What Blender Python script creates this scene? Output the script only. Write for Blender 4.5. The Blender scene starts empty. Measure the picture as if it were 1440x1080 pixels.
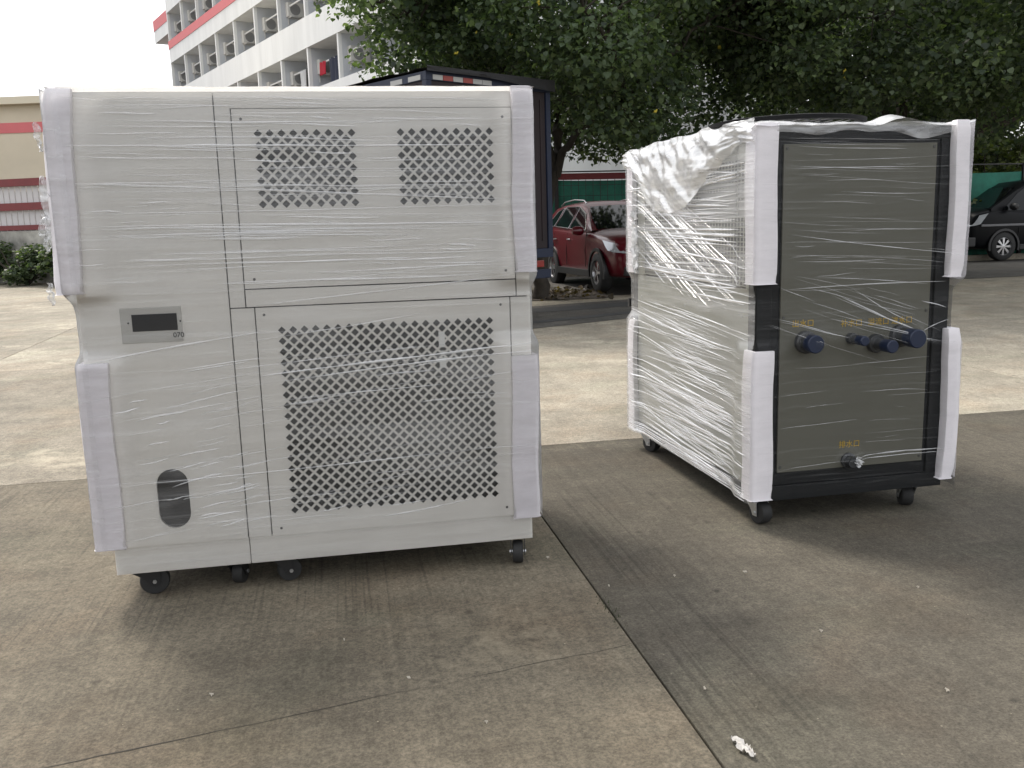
import bpy, bmesh, math, random
import numpy as np
from mathutils import Vector, Matrix, noise
random.seed(7); rng = np.random.default_rng(7)
R = math.radians
scene = bpy.context.scene
col = scene.collection

# ------------------------------------------------------------------ camera
CAM_H = 1.38
cam_d = bpy.data.cameras.new('camera'); cam = bpy.data.objects.new('camera', cam_d); col.objects.link(cam)
cam_d.sensor_width = 36.0; cam_d.lens = 1271.0 / 1440.0 * 36.0
cam_d.clip_start = 0.05; cam_d.clip_end = 3000
cam.matrix_world = (Matrix.Translation((0, 0, CAM_H)) @ Matrix.Rotation(math.pi / 2 - 0.1725, 4, 'X')
                    @ Matrix.Rotation(-0.029, 4, 'Z'))
scene.camera = cam

# ------------------------------------------------------------------ sky, sun, exposure
SUN_AZ = R(-42)      # measured from +Y, negative = to the left of the view
SUN_EL = R(53)
world = bpy.data.worlds.new('World'); scene.world = world; world.use_nodes = True
nt = world.node_tree; nt.nodes.clear()
out = nt.nodes.new('ShaderNodeOutputWorld'); bg = nt.nodes.new('ShaderNodeBackground')
sky = nt.nodes.new('ShaderNodeTexSky'); sky.sky_type = 'NISHITA'; sky.sun_disc = False
sky.sun_elevation = SUN_EL; sky.sun_rotation = SUN_AZ
sky.air_density = 1.0; sky.dust_density = 3.0; sky.ozone_density = 1.0
hs = nt.nodes.new('ShaderNodeHueSaturation'); hs.inputs['Saturation'].default_value = 0.35
hs.inputs['Value'].default_value = 1.0
# thin cloud: noise over the sky vault
tc = nt.nodes.new('ShaderNodeTexCoord'); nz = nt.nodes.new('ShaderNodeTexNoise')
nz.inputs['Scale'].default_value = 2.2; nz.inputs['Detail'].default_value = 6; nz.inputs['Roughness'].default_value = 0.6
rmp = nt.nodes.new('ShaderNodeValToRGB'); rmp.color_ramp.elements[0].position = 0.36; rmp.color_ramp.elements[1].position = 0.62
mx = nt.nodes.new('ShaderNodeMixRGB'); mx.blend_type = 'MIX'; mx.inputs['Color2'].default_value = (9.0, 9.0, 9.1, 1)
mm = nt.nodes.new('ShaderNodeMath'); mm.operation = 'MULTIPLY'; mm.inputs[1].default_value = 0.75
nt.links.new(tc.outputs['Generated'], nz.inputs['Vector']); nt.links.new(nz.outputs['Fac'], rmp.inputs['Fac'])
nt.links.new(rmp.outputs['Color'], mm.inputs[0]); nt.links.new(mm.outputs[0], mx.inputs['Fac'])
nt.links.new(sky.outputs['Color'], hs.inputs['Color']); nt.links.new(hs.outputs['Color'], mx.inputs['Color1'])
nt.links.new(mx.outputs['Color'], bg.inputs['Color']); bg.inputs['Strength'].default_value = 0.12
nt.links.new(bg.outputs['Background'], out.inputs['Surface'])
sun_d = bpy.data.lights.new('sun', 'SUN'); sun = bpy.data.objects.new('sun', sun_d); col.objects.link(sun)
sun_d.energy = 1.5; sun_d.angle = R(14); sun_d.color = (1.0, 0.93, 0.83)
sdir = Vector((math.sin(SUN_AZ) * math.cos(SUN_EL), math.cos(SUN_AZ) * math.cos(SUN_EL), math.sin(SUN_EL)))
sun.rotation_euler = sdir.to_track_quat('Z', 'Y').to_euler()
scene.view_settings.view_transform = 'Standard'; scene.view_settings.look = 'None'
scene.view_settings.exposure = 0.92; scene.view_settings.gamma = 1.0
scene.view_settings.use_curve_mapping = False
scene.cycles.max_bounces = 8; scene.cycles.transparent_max_bounces = 24

# ------------------------------------------------------------------ yard frame: joints of the concrete run along E1/E2
YAW = 0.185; OX, OY = -0.13, 5.55; SLOPE = 0.018
E1 = Vector((math.cos(YAW), math.sin(YAW))); E2 = Vector((-math.sin(YAW), math.cos(YAW)))
def yard(a, b): return (OX + a * E1.x + b * E2.x, OY + a * E1.y + b * E2.y)
def yw(x, y): return (x - OX) * E2.x + (y - OY) * E2.y
def gz(x, y): return SLOPE * max(0.0, yw(x, y))

# ------------------------------------------------------------------ materials
MATS = {}
def nodes_of(m):
    m.use_nodes = True
    return m.node_tree, m.node_tree.nodes['Principled BSDF']
def mat(name, color, rough=0.6, metal=0.0, var=0.0, scale=8.0, bump=0.0, bscale=60.0, spec=0.5, coat=0.0, stretch=None, var2=0.0):
    if name in MATS: return MATS[name]
    m = bpy.data.materials.new(name); t, p = nodes_of(m)
    p.inputs['Base Color'].default_value = (*color, 1); p.inputs['Roughness'].default_value = rough
    p.inputs['Metallic'].default_value = metal; p.inputs['Specular IOR Level'].default_value = spec
    p.inputs['Coat Weight'].default_value = coat; p.inputs['Coat Roughness'].default_value = 0.05
    c = t.nodes.new('ShaderNodeTexCoord'); mp = t.nodes.new('ShaderNodeMapping')
    if stretch: mp.inputs['Scale'].default_value = stretch
    t.links.new(c.outputs['Object'], mp.inputs['Vector'])
    if var > 0:
        n = t.nodes.new('ShaderNodeTexNoise'); n.inputs['Scale'].default_value = scale; n.inputs['Detail'].default_value = 8
        n.inputs['Roughness'].default_value = 0.65
        t.links.new(mp.outputs['Vector'], n.inputs['Vector'])
        r = t.nodes.new('ShaderNodeMapRange'); r.inputs['From Min'].default_value = 0.3; r.inputs['From Max'].default_value = 0.7
        r.inputs['To Min'].default_value = 1 - var; r.inputs['To Max'].default_value = 1 + var
        t.links.new(n.outputs['Fac'], r.inputs['Value'])
        x = t.nodes.new('ShaderNodeMixRGB'); x.blend_type = 'MULTIPLY'; x.inputs['Fac'].default_value = 1
        x.inputs['Color1'].default_value = (*color, 1); t.links.new(r.outputs['Result'], x.inputs['Color2'])
        t.links.new(x.outputs['Color'], p.inputs['Base Color'])
        r2 = t.nodes.new('ShaderNodeMapRange'); r2.inputs['To Min'].default_value = max(0.02, rough - 0.12); r2.inputs['To Max'].default_value = min(1, rough + 0.12)
        t.links.new(n.outputs['Fac'], r2.inputs['Value']); t.links.new(r2.outputs['Result'], p.inputs['Roughness'])
    if bump > 0:
        n2 = t.nodes.new('ShaderNodeTexNoise'); n2.inputs['Scale'].default_value = bscale; n2.inputs['Detail'].default_value = 4
        t.links.new(mp.outputs['Vector'], n2.inputs['Vector'])
        b = t.nodes.new('ShaderNodeBump'); b.inputs['Strength'].default_value = bump; b.inputs['Distance'].default_value = 0.01
        t.links.new(n2.outputs['Fac'], b.inputs['Height']); t.links.new(b.outputs['Normal'], p.inputs['Normal'])
    MATS[name] = m
    return m

def concrete(name, color, dark=0.62, light=1.25, soft=0.0):
    m = bpy.data.materials.new(name); t, p = nodes_of(m); L = t.links.new; N = t.nodes.new
    p.inputs['Roughness'].default_value = 0.82; p.inputs['Specular IOR Level'].default_value = 0.35
    c = N('ShaderNodeTexCoord'); oi = N('ShaderNodeObjectInfo')
    off = N('ShaderNodeVectorMath'); off.operation = 'ADD'
    mul = N('ShaderNodeMath'); mul.operation = 'MULTIPLY'; mul.inputs[1].default_value = 53.0
    L(oi.outputs['Random'], mul.inputs[0]); L(c.outputs['Object'], off.inputs[0]); L(mul.outputs[0], off.inputs[1])
    def nz(scale, detail, rough, vec=off.outputs[0], st=None):
        n = N('ShaderNodeTexNoise'); n.inputs['Scale'].default_value = scale; n.inputs['Detail'].default_value = detail; n.inputs['Roughness'].default_value = rough
        if st:
            mp = N('ShaderNodeMapping'); mp.inputs['Scale'].default_value = st; L(vec, mp.inputs['Vector']); L(mp.outputs[0], n.inputs['Vector'])
        else: L(vec, n.inputs['Vector'])
        return n.outputs['Fac']
    def rng_(v, a, b, lo, hi):
        r = N('ShaderNodeMapRange'); r.inputs['From Min'].default_value = a; r.inputs['From Max'].default_value = b
        r.inputs['To Min'].default_value = lo; r.inputs['To Max'].default_value = hi; L(v, r.inputs['Value']); return r.outputs['Result']
    def mul2(a, b):
        q = N('ShaderNodeMath'); q.operation = 'MULTIPLY'; L(a, q.inputs[0]); L(b, q.inputs[1]); return q.outputs[0]
    big = rng_(nz(0.55, 4, 0.55), 0.3, 0.7, 0.78, 1.2)
    mid = rng_(nz(3.2, 8, 0.7), 0.3, 0.72, dark + 0.1, light - 0.06)
    fine = mul2(rng_(nz(105, 5, 0.8), 0.38, 0.62, 0.66, 1.34), rng_(nz(34, 5, 0.7), 0.36, 0.64, 0.82, 1.18))
    broom = rng_(nz(1.0, 3, 0.6, st=(46, 1.1, 1)), 0.38, 0.7, 1.06 - 0.05 * soft, 0.88 + 0.09 * soft)
    streak = rng_(nz(1.0, 5, 0.6, st=(0.7, 5.0, 1)), 0.35, 0.7, 0.9 + 0.06 * soft, 1.12 - 0.07 * soft)
    rake = N('ShaderNodeMath'); rake.operation = 'MULTIPLY_ADD'; rake.inputs[1].default_value = -0.24 * (1 - 0.8 * soft); rake.inputs[2].default_value = 1.0
    L(mul2(rng_(nz(1.0, 1, 0.5, st=(58, 0.9, 1)), 0.55, 0.63, 0, 1), rng_(nz(1.25, 3, 0.5, st=(1.2, 0.7, 1)), 0.50, 0.62, 0, 1)), rake.inputs[0])
    fac = mul2(mul2(mul2(mul2(big, mid), mul2(fine, broom)), streak), rake.outputs[0])
    x = N('ShaderNodeMixRGB'); x.blend_type = 'MULTIPLY'; x.inputs['Fac'].default_value = 1; x.inputs['Color1'].default_value = (*color, 1)
    L(fac, x.inputs['Color2'])
    # rusty / mossy tinge in patches
    tint = N('ShaderNodeMixRGB'); tint.blend_type = 'MULTIPLY'; tint.inputs['Color2'].default_value = (1.0, 0.86, 0.76, 1)
    L(rng_(nz(1.7, 5, 0.6), 0.5, 0.68, 0, 0.4), tint.inputs['Fac']); L(x.outputs['Color'], tint.inputs['Color1'])
    tint2 = N('ShaderNodeMixRGB'); tint2.blend_type = 'MULTIPLY'; tint2.inputs['Color2'].default_value = (0.84, 0.92, 0.86, 1)
    L(rng_(nz(1.1, 4, 0.6, st=(1, 1.7, 1)), 0.52, 0.66, 0, 0.38), tint2.inputs['Fac']); L(tint.outputs['Color'], tint2.inputs['Color1'])
    # pale scuffs and specks of cement
    sc = N('ShaderNodeMixRGB'); sc.inputs['Color2'].default_value = (min(1, color[0] * 1.9), min(1, color[1] * 1.9), min(1, color[2] * 1.85), 1)
    L(rng_(mul2(nz(9, 8, 0.8), nz(1.3, 3, 0.5)), 0.315, 0.42, 0, 0.6), sc.inputs['Fac']); L(tint2.outputs['Color'], sc.inputs['Color1'])
    vo = N('ShaderNodeTexVoronoi'); vo.inputs['Scale'].default_value = 26; L(off.outputs[0], vo.inputs['Vector'])
    sp = N('ShaderNodeMixRGB'); sp.inputs['Color2'].default_value = (min(1, color[0] * 2.4), min(1, color[1] * 2.4), min(1, color[2] * 2.4), 1)
    thr = rng_(vo.outputs['Distance'], 0.05, 0.10, 1, 0); rare = rng_(nz(37, 2, 0.5), 0.60, 0.64, 0, 1)
    L(mul2(thr, rare), sp.inputs['Fac']); L(sc.outputs['Color'], sp.inputs['Color1'])
    # dark oil specks
    vo2 = N('ShaderNodeTexVoronoi'); vo2.inputs['Scale'].default_value = 7; L(off.outputs[0], vo2.inputs['Vector'])
    dk = N('ShaderNodeMixRGB'); dk.blend_type = 'MULTIPLY'; dk.inputs['Color2'].default_value = (0.5, 0.5, 0.5, 1)
    L(mul2(rng_(vo2.outputs['Distance'], 0.04, 0.16, 1, 0), rng_(nz(6, 2, 0.5), 0.56, 0.62, 0, 1)), dk.inputs['Fac']); L(sp.outputs['Color'], dk.inputs['Color1'])
    L(dk.outputs['Color'], p.inputs['Base Color'])
    b = N('ShaderNodeBump'); b.inputs['Strength'].default_value = 0.35; b.inputs['Distance'].default_value = 0.006
    L(mul2(fine, broom), b.inputs['Height']); L(b.outputs['Normal'], p.inputs['Normal'])
    return m

def film(name, haze, streak, tilt=0.0, su=1.2, sv=85.0, thr=(0.55, 0.74), gloss=1.0, blotch=0.0, bump=0.45, band=0.0, cloud=0.0):
    """clear stretch film: see-through, milky where it is gathered into ridges, glossy at grazing angles"""
    m = bpy.data.materials.new(name); t, p = nodes_of(m); L = t.links.new; N = t.nodes.new
    p.inputs['Base Color'].default_value = (0.88, 0.89, 0.90, 1); p.inputs['Roughness'].default_value = 0.32
    p.inputs['Specular IOR Level'].default_value = 0.6
    uv = N('ShaderNodeUVMap'); uv.uv_map = 'UVMap'
    def nz(st, rot, scale=1.0, det=4):
        mp = N('ShaderNodeMapping'); mp.vector_type = 'TEXTURE' if False else 'POINT'
        mp.inputs['Rotation'].default_value = (0, 0, rot); mp.inputs['Scale'].default_value = (1, 1, 1)
        mp2 = N('ShaderNodeMapping'); mp2.inputs['Scale'].default_value = st
        L(uv.outputs['UV'], mp.inputs['Vector']); L(mp.outputs[0], mp2.inputs['Vector'])
        n = N('ShaderNodeTexNoise'); n.inputs['Scale'].default_value = scale; n.inputs['Detail'].default_value = det; n.inputs['Roughness'].default_value = 0.55
        L(mp2.outputs[0], n.inputs['Vector']); return n.outputs['Fac']
    def rg(v, a, b, lo, hi):
        r = N('ShaderNodeMapRange'); r.inputs['From Min'].default_value = a; r.inputs['From Max'].default_value = b
        r.inputs['To Min'].default_value = lo; r.inputs['To Max'].default_value = hi; L(v, r.inputs['Value']); return r.outputs['Result']
    def op(o, a, b):
        q = N('ShaderNodeMath'); q.operation = o
        for i, v in enumerate((a, b)):
            if isinstance(v, (int, float)): q.inputs[i].default_value = v
            else: L(v, q.inputs[i])
        return q.outputs[0]
    n1 = nz((su, sv, 1), tilt, 1.0); n2 = nz((su * 2.1, sv * 0.42, 1), tilt - 0.10, 1.0); n3 = nz((0.9, 2.6, 1), 0.1, 1.0, 3)
    s1 = op('MULTIPLY', rg(n1, thr[0], thr[1], 0, 1), rg(n3, 0.38, 0.6, 0.15, 1))
    s2 = op('MULTIPLY', rg(n2, thr[0] + 0.02, thr[1] + 0.03, 0, 0.6), rg(n3, 0.62, 0.4, 0.2, 1))
    s = op('MAXIMUM', s1, s2)
    a = op('ADD', op('MULTIPLY', s, streak), haze)
    if blotch > 0:
        nb = nz((7, 9, 1), 0.4, 1.0, 6); a = op('ADD', a, rg(nb, 0.4, 0.68, 0, blotch))
    if band > 0:
        nb2 = nz((0.5, 9, 1), 0.03, 1.0, 3); a = op('ADD', a, rg(nb2, 0.42, 0.64, 0, band))
    if cloud > 0:
        nc2 = nz((1.5, 2.2, 1), 0.5, 1.0, 4); a = op('ADD', a, rg(nc2, 0.5, 0.68, 0, cloud))
    hgt = op('ADD', n1, op('MULTIPLY', n2, 0.7))
    bp = N('ShaderNodeBump'); bp.inputs['Strength'].default_value = bump; bp.inputs['Distance'].default_value = 0.006
    L(hgt, bp.inputs['Height']); L(bp.outputs['Normal'], p.inputs['Normal'])
    tr = N('ShaderNodeBsdfTransparent'); mix1 = N('ShaderNodeMixShader'); L(a, mix1.inputs['Fac']); L(tr.outputs[0], mix1.inputs[1]); L(p.outputs[0], mix1.inputs[2])
    gl = N('ShaderNodeBsdfGlossy'); gl.inputs['Roughness'].default_value = 0.2; gl.inputs['Color'].default_value = (0.95, 0.96, 0.98, 1); L(bp.outputs['Normal'], gl.inputs['Normal'])
    fr = N('ShaderNodeFresnel'); fr.inputs['IOR'].default_value = 1.45; L(bp.outputs['Normal'], fr.inputs['Normal'])
    mix2 = N('ShaderNodeMixShader'); L(op('MULTIPLY', fr.outputs[0], gloss), mix2.inputs['Fac']); L(mix1.outputs[0], mix2.inputs[1]); L(gl.outputs[0], mix2.inputs[2])
    L(mix2.outputs[0], t.nodes['Material Output'].inputs['Surface'])
    return m

def leaf_mat(name, c1, c2, c3):
    m = bpy.data.materials.new(name); t, p = nodes_of(m); L = t.links.new; N = t.nodes.new
    g = N('ShaderNodeNewGeometry'); r = N('ShaderNodeValToRGB')
    r.color_ramp.elements[0].color = (*c1, 1); r.color_ramp.elements[1].color = (*c3, 1); r.color_ramp.elements[1].position = 1.0
    e = r.color_ramp.elements.new(0.55); e.color = (*c2, 1)
    L(g.outputs['Random Per Island'], r.inputs['Fac']); L(r.outputs['Color'], p.inputs['Base Color'])
    p.inputs['Roughness'].default_value = 0.42; p.inputs['Specular IOR Level'].default_value = 0.4
    tl = N('ShaderNodeBsdfTranslucent'); br = N('ShaderNodeMixRGB'); br.blend_type = 'MULTIPLY'; br.inputs['Fac'].default_value = 1
    br.inputs['Color2'].default_value = (1.5, 1.7, 0.7, 1); L(r.outputs['Color'], br.inputs['Color1']); L(br.outputs[0], tl.inputs['Color'])
    mix = N('ShaderNodeMixShader'); mix.inputs['Fac'].default_value = 0.42; L(p.outputs[0], mix.inputs[1]); L(tl.outputs[0], mix.inputs[2])
    L(mix.outputs[0], t.nodes['Material Output'].inputs['Surface'])
    return m

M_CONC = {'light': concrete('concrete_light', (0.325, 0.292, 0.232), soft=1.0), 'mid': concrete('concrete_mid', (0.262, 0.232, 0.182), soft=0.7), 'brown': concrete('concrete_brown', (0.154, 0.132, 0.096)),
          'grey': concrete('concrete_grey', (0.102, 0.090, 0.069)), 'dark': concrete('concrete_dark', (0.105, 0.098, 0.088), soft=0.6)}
M_EARTH = mat('joint_earth', (0.035, 0.032, 0.026), 0.95, var=0.4, scale=20)
M_WHITE = mat('cabinet_white', (0.735, 0.715, 0.675), 0.42, var=0.03, scale=3)
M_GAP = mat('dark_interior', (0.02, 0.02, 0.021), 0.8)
M_COIL = mat('coil_fins', (0.06, 0.063, 0.063), 0.5, metal=0.3, var=0.35, scale=1.0, stretch=(320, 320, 3))
M_FOAM = mat('foam_white', (0.78, 0.752, 0.778), 0.75, var=0.05, scale=1.2, bump=0.16, bscale=1.3, stretch=(9, 9, 26))
M_BLACK = mat('black_plastic', (0.012, 0.012, 0.013), 0.45)
M_RUBBER = mat('black_rubber', (0.018, 0.018, 0.018), 0.7, var=0.2, scale=30)
M_STEEL = mat('zinc_steel', (0.55, 0.56, 0.57), 0.35, metal=0.9, var=0.12, scale=25)
M_FRAME = mat('frame_grey', (0.011, 0.012, 0.013), 0.5, spec=0.25, var=0.08, scale=4)
M_PANEL = mat('panel_khaki', (0.112, 0.11, 0.09), 0.5, spec=0.25, var=0.05, scale=3)
M_SIDE = mat('side_panel_khaki_lit', (0.33, 0.33, 0.28), 0.45, var=0.04, scale=3)  # same paint as the front panel, lightened for the light this side catches
M_BEZEL = mat('bezel_grey', (0.50, 0.49, 0.46), 0.45, var=0.03, scale=6)
M_SCREEN = mat('display_glass', (0.03, 0.031, 0.033), 0.12)
M_INK = mat('ink_black', (0.02, 0.02, 0.02), 0.6)
M_YELLOW = mat('label_yellow', (0.42, 0.27, 0.02), 0.55)
M_BLUE = mat('cap_blue', (0.007, 0.015, 0.042), 0.4)
M_PIPE = mat('pipe_grey', (0.028, 0.03, 0.032), 0.4)
M_TAPE = mat('clip_white', (0.75, 0.75, 0.73), 0.5)

# ------------------------------------------------------------------ mesh helpers
def tag(o, label=None, cat=None, group=None, kind=None):
    if label: o['label'] = label
    if cat: o['category'] = cat
    if group: o['group'] = group
    if kind: o['kind'] = kind
    return o
def link(name, me, m, parent=None, smooth=False):
    o = bpy.data.objects.new(name, me); col.objects.link(o)
    if m is not None and not me.materials: me.materials.append(m)
    if parent is not None: o.parent = parent
    if smooth:
        for p in me.polygons: p.use_smooth = True
    return o
def empty(name, loc=(0, 0, 0), rz=0.0):
    o = bpy.data.objects.new(name, None); col.objects.link(o); o.location = loc; o.rotation_euler = (0, 0, rz)
    o.empty_display_size = 0.1
    return o
class MB:
    def __init__(s): s.v = []; s.f = []
    def quad(s, a, b, c, d):
        n = len(s.v); s.v += [a, b, c, d]; s.f.append((n, n + 1, n + 2, n + 3)); return s
    def box(s, x0, x1, y0, y1, z0, z1):
        n = len(s.v)
        s.v += [(x0, y0, z0), (x1, y0, z0), (x1, y1, z0), (x0, y1, z0), (x0, y0, z1), (x1, y0, z1), (x1, y1, z1), (x0, y1, z1)]
        s.f += [tuple(n + i for i in q) for q in ((0, 3, 2, 1), (4, 5, 6, 7), (0, 1, 5, 4), (1, 2, 6, 5), (2, 3, 7, 6), (3, 0, 4, 7))]
        return s
    def tube(s, pts, rad, seg=8, cap=True):
        pts = [Vector(p) for p in pts]; n0 = len(s.v)
        rr = rad if isinstance(rad, (list, tuple)) else [rad] * len(pts)
        up = Vector((0, 0, 1))
        for i, p in enumerate(pts):
            d = (pts[min(i + 1, len(pts) - 1)] - pts[max(i - 1, 0)])
            if d.length < 1e-9: d = Vector((0, 0, 1))
            d.normalize(); a = up if abs(d.dot(up)) < 0.95 else Vector((1, 0, 0))
            x = d.cross(a).normalized(); y = d.cross(x)
            for k in range(seg):
                t = 2 * math.pi * k / seg; s.v.append(tuple(p + (x * math.cos(t) + y * math.sin(t)) * rr[i]))
        for i in range(len(pts) - 1):
            for k in range(seg):
                a = n0 + i * seg + k; b = n0 + i * seg + (k + 1) % seg
                s.f.append((a, b, b + seg, a + seg))
        if cap:
            s.f.append(tuple(n0 + k for k in range(seg))[::-1]); s.f.append(tuple(n0 + (len(pts) - 1) * seg + k for k in range(seg)))
        return s
    def lathe(s, prof, axis='y', seg=24, c=(0, 0, 0), a0=0, a1=2 * math.pi, closed=True):
        """prof: (r, h) pairs turned round an axis through c"""
        n0 = len(s.v); m = len(prof); cnt = seg if closed else seg + 1
        for k in range(cnt):
            t = a0 + (a1 - a0) * k / seg
            for r, h in prof:
                if axis == 'y': q = (r * math.cos(t), h, r * math.sin(t))
                elif axis == 'z': q = (r * math.cos(t), r * math.sin(t), h)
                else: q = (h, r * math.cos(t), r * math.sin(t))
                s.v.append((q[0] + c[0], q[1] + c[1], q[2] + c[2]))
        for k in range(seg):
            k2 = (k + 1) % cnt
            for j in range(m - 1):
                s.f.append((n0 + k * m + j, n0 + k2 * m + j, n0 + k2 * m + j + 1, n0 + k * m + j + 1))
        return s
    def loft(s, secs, closed=False):
        n0 = len(s.v); m = len(secs[0])
        for q in secs: s.v += [tuple(p) for p in q]
        for i in range(len(secs) - 1):
            for j in range(m if closed else m - 1):
                j2 = (j + 1) % m
                s.f.append((n0 + i * m + j, n0 + i * m + j2, n0 + (i + 1) * m + j2, n0 + (i + 1) * m + j))
        return s
    def prism(s, poly, y0, y1, plane='xz'):
        n0 = len(s.v); k = len(poly)
        for y in (y0, y1):
            for a, b in poly:
                s.v.append((a, y, b) if plane == 'xz' else ((a, b, y) if plane == 'xy' else (y, a, b)))
        s.f.append(tuple(range(n0, n0 + k))); s.f.append(tuple(range(n0 + 2 * k - 1, n0 + k - 1, -1)))
        for i in range(k):
            j = (i + 1) % k; s.f.append((n0 + i, n0 + k + i, n0 + k + j, n0 + j))
        return s
    def mesh(s, name): 
        me = bpy.data.meshes.new(name); me.from_pydata(s.v, [], s.f); me.validate(); me.update(); return me
    def build(s, name, m, parent=None, smooth=False, bevel=0.0, bseg=2, fix=True):
        me = s.mesh(name)
        if bevel or fix:
            bm = bmesh.new(); bm.from_mesh(me)
            if bevel:
                bmesh.ops.remove_doubles(bm, verts=bm.verts, dist=1e-5)
                bmesh.ops.bevel(bm, geom=[e for e in bm.edges if e.is_manifold and e.calc_face_angle(0) > 0.5], offset=bevel, segments=bseg, profile=0.7, affect='EDGES')
            bmesh.ops.recalc_face_normals(bm, faces=bm.faces); bm.to_mesh(me); bm.free()
        o = link(name, me, m, parent, smooth)
        if smooth:
            try: me.set_sharp_from_angle(angle=R(40))
            except Exception: pass
        return o
def box(name, x0, x1, y0, y1, z0, z1, m, parent=None, bevel=0.0):
    return MB().box(x0, x1, y0, y1, z0, z1).build(name, m, parent, bevel=bevel)
def text(name, body, size, loc, m, parent, rot=(math.pi / 2, 0, 0), thick=0.0006):
    cu = bpy.data.curves.new(name, 'FONT'); cu.body = body; cu.size = size; cu.align_x = 'CENTER'; cu.align_y = 'CENTER'; cu.extrude = thick
    t = bpy.data.objects.new(name + '_curve', cu); col.objects.link(t)
    dg = bpy.context.evaluated_depsgraph_get(); me = bpy.data.meshes.new_from_object(t.evaluated_get(dg))
    bpy.data.objects.remove(t)
    me.materials.clear(); o = link(name, me, m, parent); o.location = loc; o.rotation_euler = rot
    return o
def copy_tree(o, parent=None):
    c = o.copy(); col.objects.link(c); c.parent = parent
    for ch in list(o.children): copy_tree(ch, c)
    return c
def sstep_(t): return 0.0 + 1.0 * (0.45 * t + 0.55 * min(1, max(0, (t - 0.5) * 2)))
def fbm(x, y, z, oct=4): return noise.fractal(Vector((x, y, z)), 0.7, 2.1, oct)

# ================================================================== GROUND
g = MB()
for (a0, a1, b0, b1) in ((-400, 400, -400, 0), (-400, 400, 0, 60), (-400, 400, 60, 900)):
    def P(a, b):
        x, y = yard(a, b); return (x, y, SLOPE * min(60, max(0, b)) - 0.045)
    g.quad(P(a0, b0), P(a1, b0), P(a1, b1), P(a0, b1))
ground = g.build('ground', M_EARTH); tag(ground, kind='structure', label='dark earth under the concrete yard slabs', cat='ground')
AS = [-36.8, -32.2, -27.6, -23.0, -18.4, -13.8, -9.2, -4.6, 0.0, 4.6, 9.2, 13.8, 18.4, 23.0, 27.6, 32.2]
BS = [-13.0, -8.4, -5.6, -2.84, 0.0, 4.4, 8.05, 12.4, 16.8, 21.2, 25.6]
slab_mesh = {}
def slab(a0, a1, b0, b1, kind, jit=0.0):
    w, d = round(a1 - a0, 3), round(b1 - b0, 3); key = (w, d, kind)
    if key not in slab_mesh:
        gp = 0.0035; bm = bmesh.new(); th = 0.04
        vs = [bm.verts.new(p) for p in ((gp, gp, 0), (w - gp, gp, 0), (w - gp, d - gp, 0), (gp, d - gp, 0), (gp, gp, -th), (w - gp, gp, -th), (w - gp, d - gp, -th), (gp, d - gp, -th))]
        for q in ((0, 1, 2, 3), (0, 4, 5, 1), (1, 5, 6, 2), (2, 6, 7, 3), (3, 7, 4, 0)): bm.faces.new([vs[i] for i in q])
        top = [e for e in bm.edges if all(abs(v.co.z) < 1e-6 for v in e.verts)]
        bmesh.ops.bevel(bm, geom=top, offset=0.0045, segments=2, affect='EDGES', profile=0.6)
        bmesh.ops.recalc_face_normals(bm, faces=bm.faces)
        me = bpy.data.meshes.new('concrete_slab'); bm.to_mesh(me); bm.free(); slab_mesh[key] = me; me.materials.append(M_CONC[kind])
    x, y = yard(a0, b0); o = link('concrete_slab', slab_mesh[key], None, ground)
    tilt = math.atan(SLOPE) if b0 >= 0 else 0
    o.location = (x, y, SLOPE * max(0, b0)); o.rotation_euler = (tilt, 0, YAW)
    return o
for i in range(len(AS) - 1):
    for j in range(len(BS) - 1):
        a0, a1, b0, b1 = AS[i], AS[i + 1], BS[j], BS[j + 1]
        if b1 <= 0.01 and b0 > -6:
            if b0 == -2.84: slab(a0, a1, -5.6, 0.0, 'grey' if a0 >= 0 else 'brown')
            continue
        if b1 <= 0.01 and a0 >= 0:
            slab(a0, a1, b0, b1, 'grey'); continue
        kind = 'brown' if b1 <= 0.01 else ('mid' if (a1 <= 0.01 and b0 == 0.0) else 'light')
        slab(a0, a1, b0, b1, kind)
ck = MB(); cp_ = []; n_ = 90
for i in range(n_ + 1):
    t = i / n_; a = -4.5 + 4.49 * t; b = -3.3 + 0.52 * sstep_(t) + 0.014 * noise.noise(Vector((a * 4, 0, 0))) + 0.006 * noise.noise(Vector((a * 17, 3, 0)))
    w = 0.0004 + 0.0022 * max(0, 0.35 + noise.noise(Vector((a * 2.3, 7, 0)))); cp_.append((a, b, w))
for (a, b, w), (a2, b2, w2) in zip(cp_[:-1], cp_[1:]):
    p = [yard(a, b - w), yard(a2, b2 - w2), yard(a2, b2 + w2), yard(a, b + w)]; ck.quad(*[(q[0], q[1], 0.0012) for q in p])
tag(ck.build('slab_crack', M_EARTH), kind='structure')
# darker worn strip of concrete where the vehicles turn in
def sheet(name, pts, m, lift=0.005, **kw):
    o = MB(); n = len(pts); o.v = [(p[0], p[1], gz(*p) + lift) for p in pts]; o.f = [tuple(range(n))]
    o = o.build(name, m); return tag(o, **kw)
sheet('worn_paving', [yard(0.6, 5.25), yard(3.0, 6.23), yard(6.0, 7.5), yard(6.0, 9.2), yard(2.2, 8.25), yard(0.4, 7.9)], M_CONC['dark'], kind='structure')
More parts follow.
